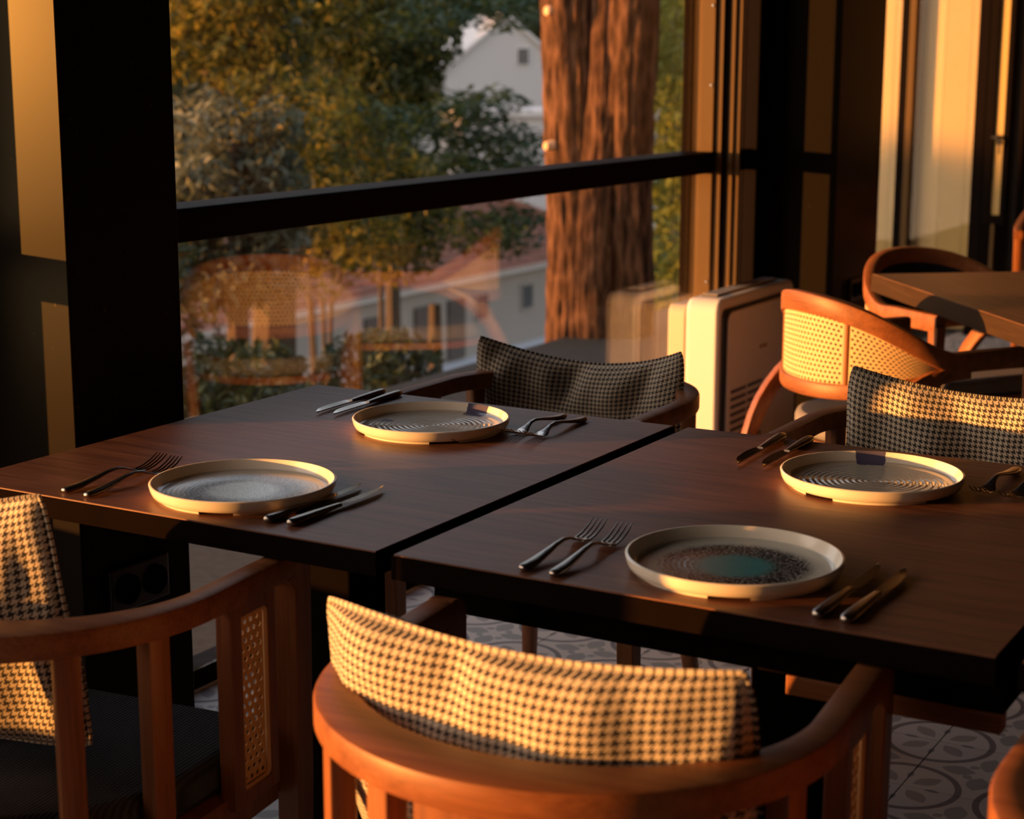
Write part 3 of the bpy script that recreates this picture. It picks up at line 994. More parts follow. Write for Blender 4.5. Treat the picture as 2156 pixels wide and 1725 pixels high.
# ------------------------------------------------------------------ cushions
def make_cushion(label, loc, rz, W=0.52, H=0.34, T=0.055, curve=0.10, lean=0.16, sag=0.03, tilt=0.0, seed=0, puff=1.0, ears=(0.0, 0.0)):
    """local +y is the front of the cushion (towards the sitter); base of the cushion at z = 0"""
    m = MB()
    nu, nv = 72, 44
    rnd = random.Random(seed)
    ph = [rnd.uniform(0, 6.28) for _ in range(8)]
    vs, uvs = [], []
    for side in (1, -1):
        for j in range(nv + 1):
            for i in range(nu + 1):
                u, v = -1 + 2 * i / nu, -1 + 2 * j / nv
                eu, ev = max(0.0, 1 - abs(u) ** 3.2), max(0.0, 1 - abs(v) ** 2.6)
                th = T * (eu ** 0.55) * (ev ** 0.55) * puff
                # edges pulled in between the corners
                x = u * W / 2 * (1 - 0.035 * (1 - v * v))
                z = v * H / 2 * (1 - 0.04 * (1 - u * u))
                z -= sag * (1 - u * u) * (0.5 + 0.5 * v)
                z += (ears[0] if u < 0 else ears[1]) * abs(u) ** 3 * (0.5 + 0.5 * v)
                wr = 0.008 * math.sin(6.5 * u + 2.2 * v + ph[0]) * math.sin(3.1 * v + ph[1]) + 0.005 * math.sin(11 * u - 3 * v + ph[2])
                wr -= 0.017 * max(0, v + 0.2) * (abs(math.sin(4.2 * u + 0.9 * v + ph[4])) ** 12 + abs(math.sin(2.9 * u - 0.7 * v + ph[5])) ** 16)
                wr += 0.0035 * math.sin(17 * u + 6 * v + ph[3]) * max(0, v)
                th2 = th + wr * eu ** 0.5 * ev ** 0.5
                y = -side * -1 * 0  # centre line
                yc = curve * u * u
                p = Vector((x, yc + side * th2, z))
                cr = 1 - 0.055 * (abs(u) * abs(v)) ** 5
                p = Vector((p.x * cr, p.y, p.z * cr))
                # lean backwards
                zz = p.z + H / 2
                p = Vector((p.x, p.y - lean * zz, zz))
                if tilt:
                    p = Matrix.Rotation(tilt, 3, 'Y') @ p
                vs.append(p)
                uvs.append((u * W / 2 + (7.3 if side < 0 else 0), v * H / 2 + side * 0.0))
    n1 = (nu + 1) * (nv + 1)
    fs = []
    for sd in range(2):
        o = sd * n1
        for j in range(nv):
            for i in range(nu):
                a = o + j * (nu + 1) + i
                q = (a, a + 1, a + nu + 2, a + nu + 1)
                fs.append(q[::-1] if sd == 0 else q)
    m.add(vs, fs)
    m.uv = uvs
    t = thing('cushion', label, 'cushion', loc, rz, 'houndstooth cushions on the armchairs')
    m.build('cover', MT['hound'], t, angle=180)
    # seam piping round the edge
    edge = []
    for i in range(nu + 1):
        edge.append(i)
    for j in range(1, nv + 1):
        edge.append(j * (nu + 1) + nu)
    for i in range(nu - 1, -1, -1):
        edge.append(nv * (nu + 1) + i)
    for j in range(nv - 1, 0, -1):
        edge.append(j * (nu + 1))
    pts = [vs[k] for k in edge]
    r = MB()
    rings = []
    n = len(pts)
    for i, q in enumerate(pts):
        tg = (pts[(i + 1) % n] - pts[i - 1]).normalized()
        a = tg.cross(Vector((0, 1, 0.1))).normalized()
        b = tg.cross(a)
        rings.append([q + a * (0.0028 * math.cos(k * PI / 3)) + b * (0.0028 * math.sin(k * PI / 3)) for k in range(6)])
    r.loft(rings, closed=True)
    r.uv = [uvs[edge[i // 6]] for i in range(len(r.v))]
    r.build('seam', MT['hound'], t)
    return t


make_cushion('houndstooth cushion leaning tall in the lower left armchair', (-1.640, 1.475, 0.492), 0.0, W=0.38, H=0.335, T=0.05, curve=0.01, lean=0.10, sag=0.012, tilt=-0.10, seed=3, ears=(-0.06, 0.006))
make_cushion('brightly sunlit houndstooth cushion in the centre foreground armchair', (-0.812, 1.458, 0.478), R(-3), W=0.520, H=0.322, T=0.07, curve=0.045, lean=0.24, sag=0.008, seed=5, ears=(-0.008, 0.008))
make_cushion('shaded houndstooth cushion in front of the window, behind the left table', (-1.624, 3.12, 0.478), PI, W=0.488, H=0.310, T=0.055, curve=0.05, lean=0.03, sag=0.042, seed=8, ears=(0.010, 0.004))
make_cushion('houndstooth cushion half in sun at the right edge, behind the right table', (-0.742, 2.97, 0.478), PI, W=0.53, H=0.335, T=0.058, curve=0.03, lean=0.03, sag=0.028, seed=13, ears=(0.0, 0.012))


# ------------------------------------------------------------------ cane tub chairs
def make_tub(label, loc, rz):
    t = thing('tub_chair', label, 'chair', loc, rz, 'cane-backed tub chairs round the angled table')
    RB = 0.29
    ARM, TOP = 0.648, 0.787

    def crest_z(y):
        k = min(1.0, max(0.0, (-y - 0.02) / 0.27))
        k = k * k * (3 - 2 * k) * 0.45 + k * 0.55
        return ARM + (TOP - ARM) * k
    def low_z(th):
        return 0.560 + 0.060 * (abs(th) / R(84)) ** 2.5
    path, sides = [], []
    for y in (0.25, 0.20, 0.12, 0.05):
        path.append(Vector((-(RB - 0.016), y, ARM - 0.02)))
        sides.append(Vector((1, 0, 0)))
    for i in range(57):
        th = -PI / 2 + PI * i / 56
        q = ring_pt(th, RB - 0.016, 0)
        q.z = crest_z(q.y) - 0.022
        path.append(q)
        sides.append(-ring_pt(th, 1, 0))
    for y in (0.05, 0.12, 0.20, 0.25):
        path.append(Vector((RB - 0.016, y, ARM - 0.02)))
        sides.append(Vector((-1, 0, 0)))
    ups = [Vector((0, 0, 1))] * len(path)
    MB().sweep(path, 0.017, 0.026, 0.2, sides, ups).build('crest_rail', MT['walnut_h'], t, angle=40)
    # lower rail
    lp, ls = [], []
    for i in range(45):
        th = R(-84) + R(168) * i / 44
        lp.append(ring_pt(th, RB - 0.016, low_z(th) - 0.018))
        ls.append(-ring_pt(th, 1, 0))
    MB().sweep(lp, 0.015, 0.02, 0.2, ls, [Vector((0, 0, 1))] * 45).build('lower_rail', MT['walnut_h'], t, angle=40)
    # stiles
    for deg in (-30, 30):
        th = R(deg)
        q = ring_pt(th, RB - 0.016, 0)
        MB().sweep([q + Vector((0, 0, low_z(th) - 0.01)), q + Vector((0, 0, crest_z(q.y) - 0.04))], 0.007, 0.010, 0.2, [Vector((math.cos(th), math.sin(th), 0))] * 2, [ring_pt(th, 1, 0)] * 2).build('stile', MT['walnut'], t)
    # woven panels
    for a0, a1 in ((-80, -32), (-28.5, 28.5), (32, 80)):
        a0, a1 = R(a0), R(a1)
        wv = (a1 - a0) * RB

        def fn(u, v, a0=a0):
            th = a0 + u / RB
            q = ring_pt(th, RB - 0.010, 0)
            top = crest_z(q.y) - 0.044
            q.z = low_z(th) + (top - low_z(th)) * v / 0.20
            return q
        cane_sheet(wv, 0.20, 0.0146, 0.0138, fn, 0.60).build('cane_panel', MT['cane'], t, smooth=False, solid=0.002)
    # padded lining inside the back
    rings = []
    for i in range(41):
        th = R(-80) + R(160) * i / 40
        q = ring_pt(th, 1, 0)
        top = crest_z(q.y * RB) - 0.042
        lz = low_z(th) - 0.02
        rings.append([ring_pt(th, RB - 0.020, lz), ring_pt(th, RB - 0.034, lz + 0.01), ring_pt(th, RB - 0.034, top - 0.008), ring_pt(th, RB - 0.020, top)])
    MB().loft(rings).build('back_pad', MT['navy'], t, angle=40)
    # legs
    for sx in (-1, 1):
        fl = [Vector((sx * (RB - 0.016), 0.235, ARM - 0.03)), Vector((sx * (RB - 0.018), 0.232, 0.42)), Vector((sx * (RB - 0.03), 0.222, 0.0))]
        MB().sweep(fl, [0.017, 0.016, 0.011], [0.022, 0.018, 0.011], 0.2, [Vector((1, 0, 0))] * 3, [Vector((0, 1, 0))] * 3).build('leg', MT['walnut'], t)
        bl, bs, bu = [], [], []
        for k in range(13):
            a = PI / 2 * k / 12
            y = 0.03 - 0.34 * math.sin(a)
            z = 0.22 + (ARM - 0.262) * math.cos(a)
            x = sx * (RB - 0.018 - 0.05 * (k / 12))
            bl.append(Vector((x, y, z)))
        bl.append(Vector((sx * (RB - 0.075), -0.33, 0.0)))
        for k in range(len(bl)):
            tg = (bl[min(k + 1, len(bl) - 1)] - bl[max(k - 1, 0)]).normalized()
            bs.append(Vector((1, 0, 0)))
            bu.append(tg.cross(Vector((1, 0, 0))).normalized())
        MB().sweep(bl, 0.014, [0.022] * 8 + [0.02, 0.018, 0.017, 0.016, 0.015, 0.012], 0.2, bs, bu).build('leg', MT['walnut'], t)
    out = []
    for k in range(33):
        q = ring_pt(-PI / 2 + PI * k / 32, 0.245, 0)
        out.append((q.x, q.y))
    out += [(0.25, 0.20), (0.225, 0.235), (-0.225, 0.235), (-0.25, 0.20)]
    MB().prism(out, 0.40, 0.455).build('seat', MT['grey_rib'], t, bevel=0.016, angle=30)
    MB().prism([(x * 1.02, y * 1.02) for x, y in out], 0.375, 0.399).build('seat_frame', MT['walnut'], t, angle=30)
    return t


def face(fx, fy):
    return math.atan2(fy, fx) - PI / 2


TG = 'cane-backed tub chairs round the angled table'
tub = make_tub('sunlit cane-backed tub chair nearest the white heater, its woven back in full view', (-1.362, 4.346, 0), face(0.59, 0.807))
dup(tub, (-1.410, 5.153, 0), face(0.82, -0.574), 'cane tub chair with dark lining behind the corner of the angled table', TG)
dup(tub, (-1.60, 7.75, 0), face(0.25, -0.97), 'cane tub chair at the right edge, in front of the far glass door', TG)


# ------------------------------------------------------------------ tableware
def make_plate(label, kind, loc, rz=0.0):
    t = thing('dinner_plate', label, 'plate', loc, rz, 'flat rimmed plates laid on the tables')
    prof = [(0.0, 0.0062), (0.06, 0.0062), (0.114, 0.0066), (0.1190, 0.0078), (0.1218, 0.0105), (0.1268, 0.0205), (0.1282, 0.0222), (0.1303, 0.0222),
            (0.1316, 0.0208), (0.1300, 0.013), (0.1270, 0.0066), (0.1230, 0.0046), (0.117, 0.0040), (0.0, 0.0040)]
    MB().lathe(prof, 128).build('dish', PLATE_MATS[kind], t, angle=50)
    ft = MB()
    for k in range(4):
        a = k * PI / 2 + R(12)
        ft.lathe([(0.1195, 0.0046), (0.1175, 0.0), (0.110, 0.0), (0.108, 0.0041)], 20, a, a + R(66))
    ft.build('foot', PLATE_MATS[kind], t, angle=50)
    return t


ZT = 0.7505
make_plate('cream plate with speckled blue-grey centre at the front of the left table', 'blue', (-1.512, 1.858, ZT), R(20))
make_plate('rippled plate with a navy brush stroke at the back of the left table', 'ripple', (-1.523, 2.367, ZT), R(-47))
make_plate('cream plate with teal centre and dark speckled ring, front right', 'teal', (-0.766, 1.862, ZT), R(20))
make_plate('rippled plate with a navy brush stroke in front of the sunlit right cushion', 'ripple', (-0.762, 2.362, ZT), R(-20))


def make_fork(label):
    t = thing('fork', label, 'fork', (0, 0, 0), 0, 'steel forks laid beside the plates')
    ys = [0.0, 0.002, 0.008, 0.03, 0.06, 0.085, 0.105, 0.120, 0.132, 0.142]
    zs = [0.0045, 0.0045, 0.0045, 0.0055, 0.0095, 0.0135, 0.0155, 0.0135, 0.0090, 0.0060]
    aw = [0.004, 0.0062, 0.0080, 0.0082, 0.0062, 0.0042, 0.0034, 0.0038, 0.0060, 0.0095]
    bh = [0.0022, 0.0034, 0.0040, 0.0036, 0.0028, 0.0024, 0.0022, 0.0018, 0.0012, 0.0009]
    MB().sweep([(0, y, z) for y, z in zip(ys, zs)], aw, bh, 0.5).build('handle', MT['steel_brushed'], t, angle=60)
    hd = MB()
    hd.sweep([(0, 0.141, 0.0062), (0, 0.150, 0.0042), (0, 0.158, 0.0036)], [0.0095, 0.0120, 0.0122], 0.0009, 0.5)
    for k in range(4):
        x = -0.0102 + k * 0.0068
        hd.sweep([(x, 0.157, 0.0036), (x, 0.175, 0.0060), (x, 0.192, 0.0120), (x * 0.97, 0.205, 0.0195)], [0.0018, 0.0015, 0.0013, 0.0007], [0.0010, 0.0010, 0.0009, 0.0006], 0.5)
    hd.build('tines', MT['steel'], t, angle=60)
    return t


def make_knife(label, L=0.228):
    t = thing('table_knife', label, 'knife', (0, 0, 0), 0, 'steel knives laid beside the plates')
    h = 0.112
    ys = [0.0, 0.002, 0.008, 0.025, 0.055, 0.085, 0.105, h]
    aw = [0.004, 0.0068, 0.0085, 0.0088, 0.0078, 0.0062, 0.0052, 0.0055]
    bh = [0.003, 0.0045, 0.0052, 0.0052, 0.0046, 0.0038, 0.0030, 0.0026]
    MB().sweep([(0, y, 0.0055) for y in ys], aw, bh, 0.5).build('handle', MT['steel_brushed'], t, angle=60)
    n = 12
    m = MB()
    rings = []
    for i in range(n + 1):
        k = i / n
        y = h - 0.002 + (L - h) * k
        xb = -0.0055                              # spine
        xe = 0.0072 + 0.0035 * math.sin(PI * min(1, k * 1.4)) if k < 0.6 else (0.0072 + 0.0035 * math.sin(PI * 0.84)) * (1 - ((k - 0.6) / 0.4) ** 2.2) + xb * ((k - 0.6) / 0.4) ** 2.2
        if i == 0:
            xe = 0.005
        xe = max(xe, xb + 0.0012)
        z = 0.0048 + 0.0006 * k
        rings.append([Vector((xb, y, z - 0.0011)), Vector((xb, y, z + 0.0011)), Vector((xe, y, z + 0.0002 + 0.002)), Vector((xe, y, z - 0.0002 + 0.002))])
    m.loft(rings)
    m.build('blade', MT['steel'], t, angle=25)
    return t


FORKS = [
    ((-1.734, 1.731), 1.0, 'outer fork left of the speckled blue plate'),
    ((-1.687, 1.727), -3.0, 'inner fork tucked against the speckled blue plate'),
    ((-0.984, 1.728), 0.0, 'outer fork left of the teal-centred plate'),
    ((-0.941, 1.726), -1.5, 'inner fork closest to the teal-centred plate'),
    ((-1.375, 2.562), 180.0, 'fork closest to the rippled plate of the left table'),
    ((-1.333, 2.558), 181.0, 'outer fork right of the rippled plate, near the table seam'),
    ((-0.600, 2.556), 182.0, 'fork right of the sunlit rippled plate, nearer to it'),
    ((-0.553, 2.545), 183.0, 'fork at the right edge of the picture beside another fork'),
]
KNIVES = [
    ((-1.386, 1.748), 0.0, 'left knife beside the speckled blue plate'),
    ((-1.349, 1.750), 0.0, 'right knife beside the speckled blue plate, bright-tipped'),
    ((-0.6145, 1.734), 0.0, 'left knife beside the teal-centred plate'),
    ((-0.5815, 1.733), 0.0, 'right knife beside the teal-centred plate, near the front edge'),
    ((-1.769, 2.587), 178.0, 'left knife beside the rippled plate by the window'),
    ((-1.734, 2.590), 178.0, 'knife with bright blade half behind the rippled plate by the window'),
    ((-0.989, 2.597), 177.5, 'left knife beside the sunlit rippled plate'),
    ((-0.942, 2.598), 179.0, 'knife closest to the sunlit rippled plate, left of it'),
]
fk = make_fork(FORKS[0][2])
kn = make_knife(KNIVES[0][2])
for src, lst in ((fk, FORKS), (kn, KNIVES)):
    for i, ((x, y), a, lb) in enumerate(lst):
        o = src if i == 0 else copy_tree(src)
        o.location = (x, y, ZT + 0.0002)
        o.rotation_euler = (0, 0, -R(a))
        o['label'] = 'steel ' + lb if lb.startswith(('outer', 'inner', 'left', 'right')) else 'steel ' + lb


# ------------------------------------------------------------------ white heater by the glass
def make_heater():
    t = thing('air_heater', 'white floor-standing air heater beside the window post', 'heater', (-2.168, 5.11, 0))
    # local: x from -0.195 (glass) to 0 (room), y 0..0.68

    def rbox(x0, x1, y0, y1, z0, z1, r):
        m = MB()
        rings = []
        prof = []
        for cy, cz, a0 in ((y1 - r, z1 - r, 0), (y0 + r, z1 - r, PI / 2)):
            for k in range(6):
                a = a0 + k * PI / 10
                prof.append((cy + r * math.cos(a), cz + r * math.sin(a)))
        prof += [(y0, z0), (y1, z0)]
        return leg_prism(prof, x0, x1)
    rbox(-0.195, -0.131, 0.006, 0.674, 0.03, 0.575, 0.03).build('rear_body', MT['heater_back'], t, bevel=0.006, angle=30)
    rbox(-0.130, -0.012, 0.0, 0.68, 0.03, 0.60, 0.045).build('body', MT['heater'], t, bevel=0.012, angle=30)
    rbox(-0.012, -0.006, 0.022, 0.66, 0.05, 0.566, 0.03).build('grille_gap', MT['black'], t, angle=30)
    fp = rbox(-0.006, 0.004, 0.052, 0.672, 0.05, 0.555, 0.035).build('front_panel', MT['heater'], t, bevel=0.004, angle=30)
    for c in range(2):
        for k in range(8):
            z = 0.10 + k * 0.026
            MB().box((0.003, 0.08 + c * 0.145, z), (0.007, 0.205 + c * 0.145, z + 0.010)).build('louver', MT['black'], fp, smooth=False)
    MB().box((0.003, 0.325, 0.400), (0.0065, 0.345, 0.412)).box((0.003, 0.35, 0.403), (0.0065, 0.36, 0.409)).box((0.003, 0.365, 0.400), (0.0065, 0.385, 0.412)).build('badge', MT['logo'], fp, smooth=False)
    MB().box((-0.105, 0.07, 0.598), (-0.05, 0.60, 0.606)).build('top_vent', MT['shutter'], t, smooth=False, bevel=0.002)
    for k in range(5):
        MB().box((-0.101 + k * 0.011, 0.075, 0.604), (-0.097 + k * 0.011, 0.595, 0.609)).build('vent_bar', MT['heater'], t, smooth=False)
    for y in (0.05, 0.60):
        MB().box((-0.16, y, 0.0), (-0.03, y + 0.04, 0.03)).build('foot', MT['black'], t, smooth=False, bevel=0.003)
    return t


make_heater()

# ------------------------------------------------------------------ outside: slope and terrace
n = 60
gm = MB()
vs, fs = [], []
for j in range(n + 1):
    for i in range(n + 1):
        x = -3.12 - 260 * (i / n) ** 2.2
        y = -40 + 330 * (j / n)
        dd = math.hypot(x + 3.1, max(0, y - 9)) if y > 9 else -(x + 3.1)
        h = -0.35 - 0.30 * min(dd, 40) + 0.17 * max(0, dd - 75)
        h += 0.25 * noise.noise(Vector((x * 0.12, y * 0.12, 0))) * min(1, dd / 8)
        vs.append((x, y, h))
for j in range(n):
    for i in range(n):
        a = j * (n + 1) + i
        fs.append((a, a + n + 1, a + n + 2, a + 1))
g = gm.add(vs, fs).build('hillside', MT['grass'], angle=60)
tag(g, 'dry grassy hillside falling away below the window', 'ground', kind='structure')
tr = MB().box((-4.35, -3.0, -0.5), (-2.5, 12.0, -0.10)).build('terrace_path', MT['gravel'], smooth=False)
tag(tr, 'pale gravel terrace strip just outside the window', 'path', kind='structure')
wallst = thing('garden_wall', 'low dry-stone garden wall outside, seen under the left table', 'wall', (-4.5, 3.2, -0.32))
sm = [MB().box((-0.14, -0.12, 0.0), (0.14, 0.12, 0.11)).mesh('stone', MT['stone'], False) for _ in range(1)][0]
rs = random.Random(4)
for row in range(2):
    for k in range(10):
        o = bpy.data.objects.new('stone', sm)
        COL.objects.link(o)
        o.parent = wallst
        o.location = (rs.uniform(-0.02, 0.02), k * 0.25 + (0.12 if row else 0), row * 0.115)
        o.rotation_euler = (0, 0, rs.uniform(-0.06, 0.06))
        o.scale = (1, rs.uniform(0.9, 1.0), rs.uniform(0.94, 1.0))


# ------------------------------------------------------------------ outside: trees
def leaf_cloud(blobs, count, size, seed, droop=0.0, flat=1.0):
    rr = random.Random(seed)
    m = MB()
    tot = sum(b[3] * b[4] * b[5] for b in blobs)
    vs, fs = [], []
    for bx, by, bz, rx, ry, rz in blobs:
        for _ in range(int(count * rx * ry * rz / tot)):
            while True:
                p = Vector((rr.uniform(-1, 1), rr.uniform(-1, 1), rr.uniform(-1, 1)))
                if 0.2 < p.length < 1:
                    break
            p *= (0.55 + 0.45 * rr.random()) / max(0.55, p.length) if rr.random() < 0.5 else 1
            c = Vector((bx + p.x * rx, by + p.y * ry, bz + p.z * rz))
            q = Matrix.Rotation(rr.uniform(0, 2 * PI), 3, 'Z') @ Matrix.Rotation(rr.uniform(-1.2, 1.2) * flat, 3, 'X') @ Matrix.Rotation(rr.uniform(-1.0, 1.0) * flat, 3, 'Y')
            s = size * rr.uniform(0.6, 1.3)
            o = len(vs)
            for a, b, h in ((0, -1, 0), (0.42, 0, 0.12), (0, 1, -0.1), (-0.42, 0, 0.12)):
                vs.append(c + q @ Vector((a * s, b * s, h * s)))
            fs.append((o, o + 1, o + 2, o + 3))
    return m.add(vs, fs)


def make_tree(name, label, cat, loc, blobs, count, size, mat, seed, trunk=None, flat=1.0, group=None, bark='stem_dark'):
    t = thing(name, label, cat, loc, 0, group)
    f = leaf_cloud(blobs, count, size, seed, flat=flat).build('foliage', MT[mat], t, smooth=False)
    f['kind'] = 'stuff'
    if trunk:
        for pts, r0, r1 in trunk:
            k = len(pts)
            MB().tube(pts, [r0 + (r1 - r0) * i / (k - 1) for i in range(k)], 8).build('trunk' if r0 > 0.05 else 'stem', MT[bark], t)
    return t


def polar(az, rng, z=0.0):
    return Vector((math.sin(R(az)) * rng, math.cos(R(az)) * rng, z))


# big golden broadleaf tree, upper left of the window
rb = random.Random(21)
bl = []
for k in range(26):
    bl.append((rb.uniform(-1.7, 1.5), rb.uniform(-1.2, 1.2), rb.uniform(0.9, 4.6), rb.uniform(0.4, 0.75), rb.uniform(0.4, 0.75), rb.uniform(0.35, 0.65)))
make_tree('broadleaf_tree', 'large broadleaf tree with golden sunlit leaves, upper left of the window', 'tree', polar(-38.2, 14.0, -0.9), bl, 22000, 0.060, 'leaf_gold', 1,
          [([(0, 0, -1.6), (0.1, 0, 0.8), (-0.1, 0, 2.5), (0.1, 0, 4.2)], 0.22, 0.06), ([(0, 0, 1.2), (-0.7, 0.1, 2.4), (-1.2, 0, 3.4)], 0.09, 0.03)])
bl = [(rb.uniform(-0.42, 0.30), rb.uniform(-0.3, 0.3), rb.uniform(0.25, 1.30), rb.uniform(0.18, 0.3), rb.uniform(0.2, 0.3), rb.uniform(0.18, 0.3)) for k in range(18)]
make_tree('olive_tree', 'grey-green olive tree with narrow leaves at the left of the window', 'tree', polar(-39.3, 11.2, -0.35), bl, 5500, 0.05, 'leaf_olive', 2,
          [([(0, 0, -0.8), (0.05, 0, 0.3), (0.0, 0.05, 1.2)], 0.09, 0.04)])
# dark conifer with drooping tiers between the broadleaf tree and the pine trunk
bl = []
for k, z in enumerate((0.10, 0.28, 0.45, 0.80, 1.02, 1.20, 1.34, 2.3)):
    for a in range(5):
        th = a * 1.257 + k * 0.7
        rj = rb.uniform(0.45, 1.05)
        bl.append((rj * math.cos(th), rj * math.sin(th), z - 0.12 * rj + rb.uniform(-0.12, 0.12), rb.uniform(0.35, 0.6), rb.uniform(0.35, 0.6), rb.uniform(0.12, 0.22)))
make_tree('cedar', 'dark cedar with drooping tiers in front of the white buildings', 'tree', polar(-32.6, 17.0, -0.4), bl, 9000, 0.06, 'leaf_pine', 3,
          [([(0, 0, -2.4), (0, 0, -1.4), (0, 0, -0.6)], 0.10, 0.06)], flat=0.5)
bl = [(rb.uniform(-0.75, 0.6), rb.uniform(-0.5, 0.5), rb.uniform(0.2, 3.6), rb.uniform(0.3, 0.55), rb.uniform(0.3, 0.5), rb.uniform(0.3, 0.5)) for k in range(16)]
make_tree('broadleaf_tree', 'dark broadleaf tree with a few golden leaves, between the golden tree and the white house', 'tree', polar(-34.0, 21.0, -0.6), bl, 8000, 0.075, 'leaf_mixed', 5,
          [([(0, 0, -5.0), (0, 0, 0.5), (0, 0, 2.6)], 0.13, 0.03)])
bl = [(rb.uniform(-0.45, 0.45), rb.uniform(-0.4, 0.4), z, 0.42, 0.42, 0.4) for z in [-2.4 + 0.32 * k for k in range(18)]]
make_tree('cypress', 'tall lime-green conifer right of the thick pine trunk', 'tree', polar(-24.6, 16.0, -0.2), bl, 8000, 0.06, 'leaf_lime', 4,
          [([(0, 0, -3.9), (0, 0, -3.0), (0, 0, -2.3)], 0.12, 0.08)])
# shrubs seen through the lower pane
SH = [
    ('low golden shrub with forked sunlit stems just outside the lower pane', -40.6, 8.4, -0.5, 'leaf_dark', 0.70, 3000, 31),
    ('dark green bush in the middle of the lower pane, left of the house shutters', -36.4, 9.6, -1.1, 'leaf_dark', 0.62, 4200, 32),
    ('bushy shrub high in the lower pane, against the red-tiled roof', -36.6, 19.5, -1.3, 'leaf_mixed', 1.1, 4000, 33),
    ('olive-green bush at the bottom of the lower pane near the table corner', -37.4, 6.6, -1.05, 'leaf_dark', 0.45, 2200, 34),
]
for lb, az, rg, z, mt, rad, cnt, sd in SH:
    rb2 = random.Random(sd)
    bl = [(rb2.uniform(-rad, rad) * 0.8, rb2.uniform(-rad, rad) * 0.6, rb2.uniform(0.0, rad * 1.3), rad * 0.42, rad * 0.42, rad * 0.36) for _ in range(9)]
    stems = []
    for k in range(4):
        a = rb2.uniform(-0.4, 0.4)
        stems.append(([(0.05 * k, 0, -2.2), (0.05 * k + a * 0.3, 0.02, 0.0), (a, 0.1, 0.22)], 0.035, 0.014))
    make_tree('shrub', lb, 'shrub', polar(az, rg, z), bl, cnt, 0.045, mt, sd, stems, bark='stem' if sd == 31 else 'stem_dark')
make_tree('flowering_shrub', 'small red-flowered shrub just above the window rail', 'shrub', polar(-34.4, 22.0, -0.5), [(rb.uniform(-0.5, 0.5), 0, rb.uniform(-0.1, 0.15), 0.3, 0.3, 0.12) for _ in range(6)], 1600, 0.05, 'leaf_red', 41,
          [([(0, 0, -1.5), (0, 0, 0.0)], 0.04, 0.02)])
# dark wooded backdrop on the hill opposite
for k, az in enumerate((-45, -41, -37.3, -34.0, -31.2, -28.6, -26.0, -23.2, -20.2)):
    rb3 = random.Random(50 + k)
    bl = [(rb3.uniform(-1.8, 1.8), rb3.uniform(-3, 3), rb3.uniform(-3, 16), rb3.uniform(1.4, 1.8), 2.0, rb3.uniform(2.0, 3.4)) for _ in range(16)]
    where = ['farthest left behind the dark column', 'behind the olive tree', 'behind the golden broadleaf tree', 'left of the white gabled house', 'just behind the white gabled house',
             'behind the pine trunk', 'right of the pine trunk behind the cypress', 'behind the bronze window jamb', 'farthest right behind the far column'][k]
    make_tree('woodland_tree', 'dark tree on the opposite hill, ' + where, 'tree', polar(az, 150.0, 2.0), bl, 4200, 0.45, 'leaf_dark', 60 + k,
              [([(0, 0, -9), (0, 0, 6)], 0.5, 0.3)])

# thick double pine trunk
pt = thing('pine_trunk', 'thick rust-brown double pine trunk standing outside the window', 'tree', polar(-27.1, 9.3, 0))
def trunk_mesh(cx0, cx1, r0, r1, seed):
    rings = []
    zs = [-2.5 + 0.045 * k for k in range(112)]
    for z in zs:
        k = (z + 2.5) / 5.0
        c = Vector((cx0 + (cx1 - cx0) * k + 0.02 * math.sin(z * 2.1 + seed), 0.05 * math.sin(z + seed), z))
        ring = []
        for i in range(72):
            th = 2 * PI * i / 72
            d = Vector((math.cos(th), math.sin(th), 0))
            r = (r0 + (r1 - r0) * k)
            nz = noise.noise(Vector((d.x * 2.4 + seed * 7, d.y * 2.4, z * 0.6))) * 0.16
            nz += (0.5 - abs(noise.noise(Vector((d.x * 5 + seed, d.y * 5, z * 1.1))))) * 0.16
            nz += noise.noise(Vector((d.x * 13 + seed, d.y * 13, z * 4.5))) * 0.09
            nz += noise.noise(Vector((d.x * 24, d.y * 24 + seed, z * 11))) * 0.06
            ring.append(c + d * r * (1 + nz))
        rings.append(ring)
    return MB().loft(rings)
rx = Vector((math.cos(R(27.1)), math.sin(R(27.1)), 0))
for cx0, cx1, r0, r1, sd in ((-0.145, -0.165, 0.165, 0.130, 1.0), (0.115, 0.165, 0.165, 0.120, 2.6), (-0.01, 0.0, 0.150, 0.085, 4.4)):
    o = trunk_mesh(cx0, cx1, r0, r1, sd).build('trunk', MT['bark'], pt, angle=80)
    o.rotation_euler = (0, 0, R(27.1))
for cx, z, s in ((-0.30, 1.62, 0.028), (-0.30, 0.92, 0.026), (-0.31, -0.25, 0.022)):
    m = MB().lathe([(0, 0.040), (s * 0.8, 0.039), (s, 0.030), (s * 1.5, -0.06)], 14)
    p = rx * cx + Vector((-math.sin(R(-27.1)) * 0, 0, 0))
    back = Vector((math.sin(R(27.1)), -math.cos(R(27.1)), 0)) * math.sqrt(max(0.0, 0.036 - (abs(cx) - 0.12) ** 2))
    dirv = (rx * (cx * 1.6) + Vector((math.sin(R(27.1)), -math.cos(R(27.1)), 0)) * 0.35).normalized()
    m.xform(Matrix.Translation(p * 0.88 + back * 0.85 + Vector((0, 0, z))) @ dirv.to_track_quat('Z', 'Y').to_matrix().to_4x4())
    m.build('branch_stub', MT['knot'], pt)

# unseen low parapet added outside the near window to block low sun
struct(MB().box((-3.15, -5.0, -0.4), (-3.0, 1.7, 0.62)).build('wall_sunblock', MT['stone'], smooth=False))

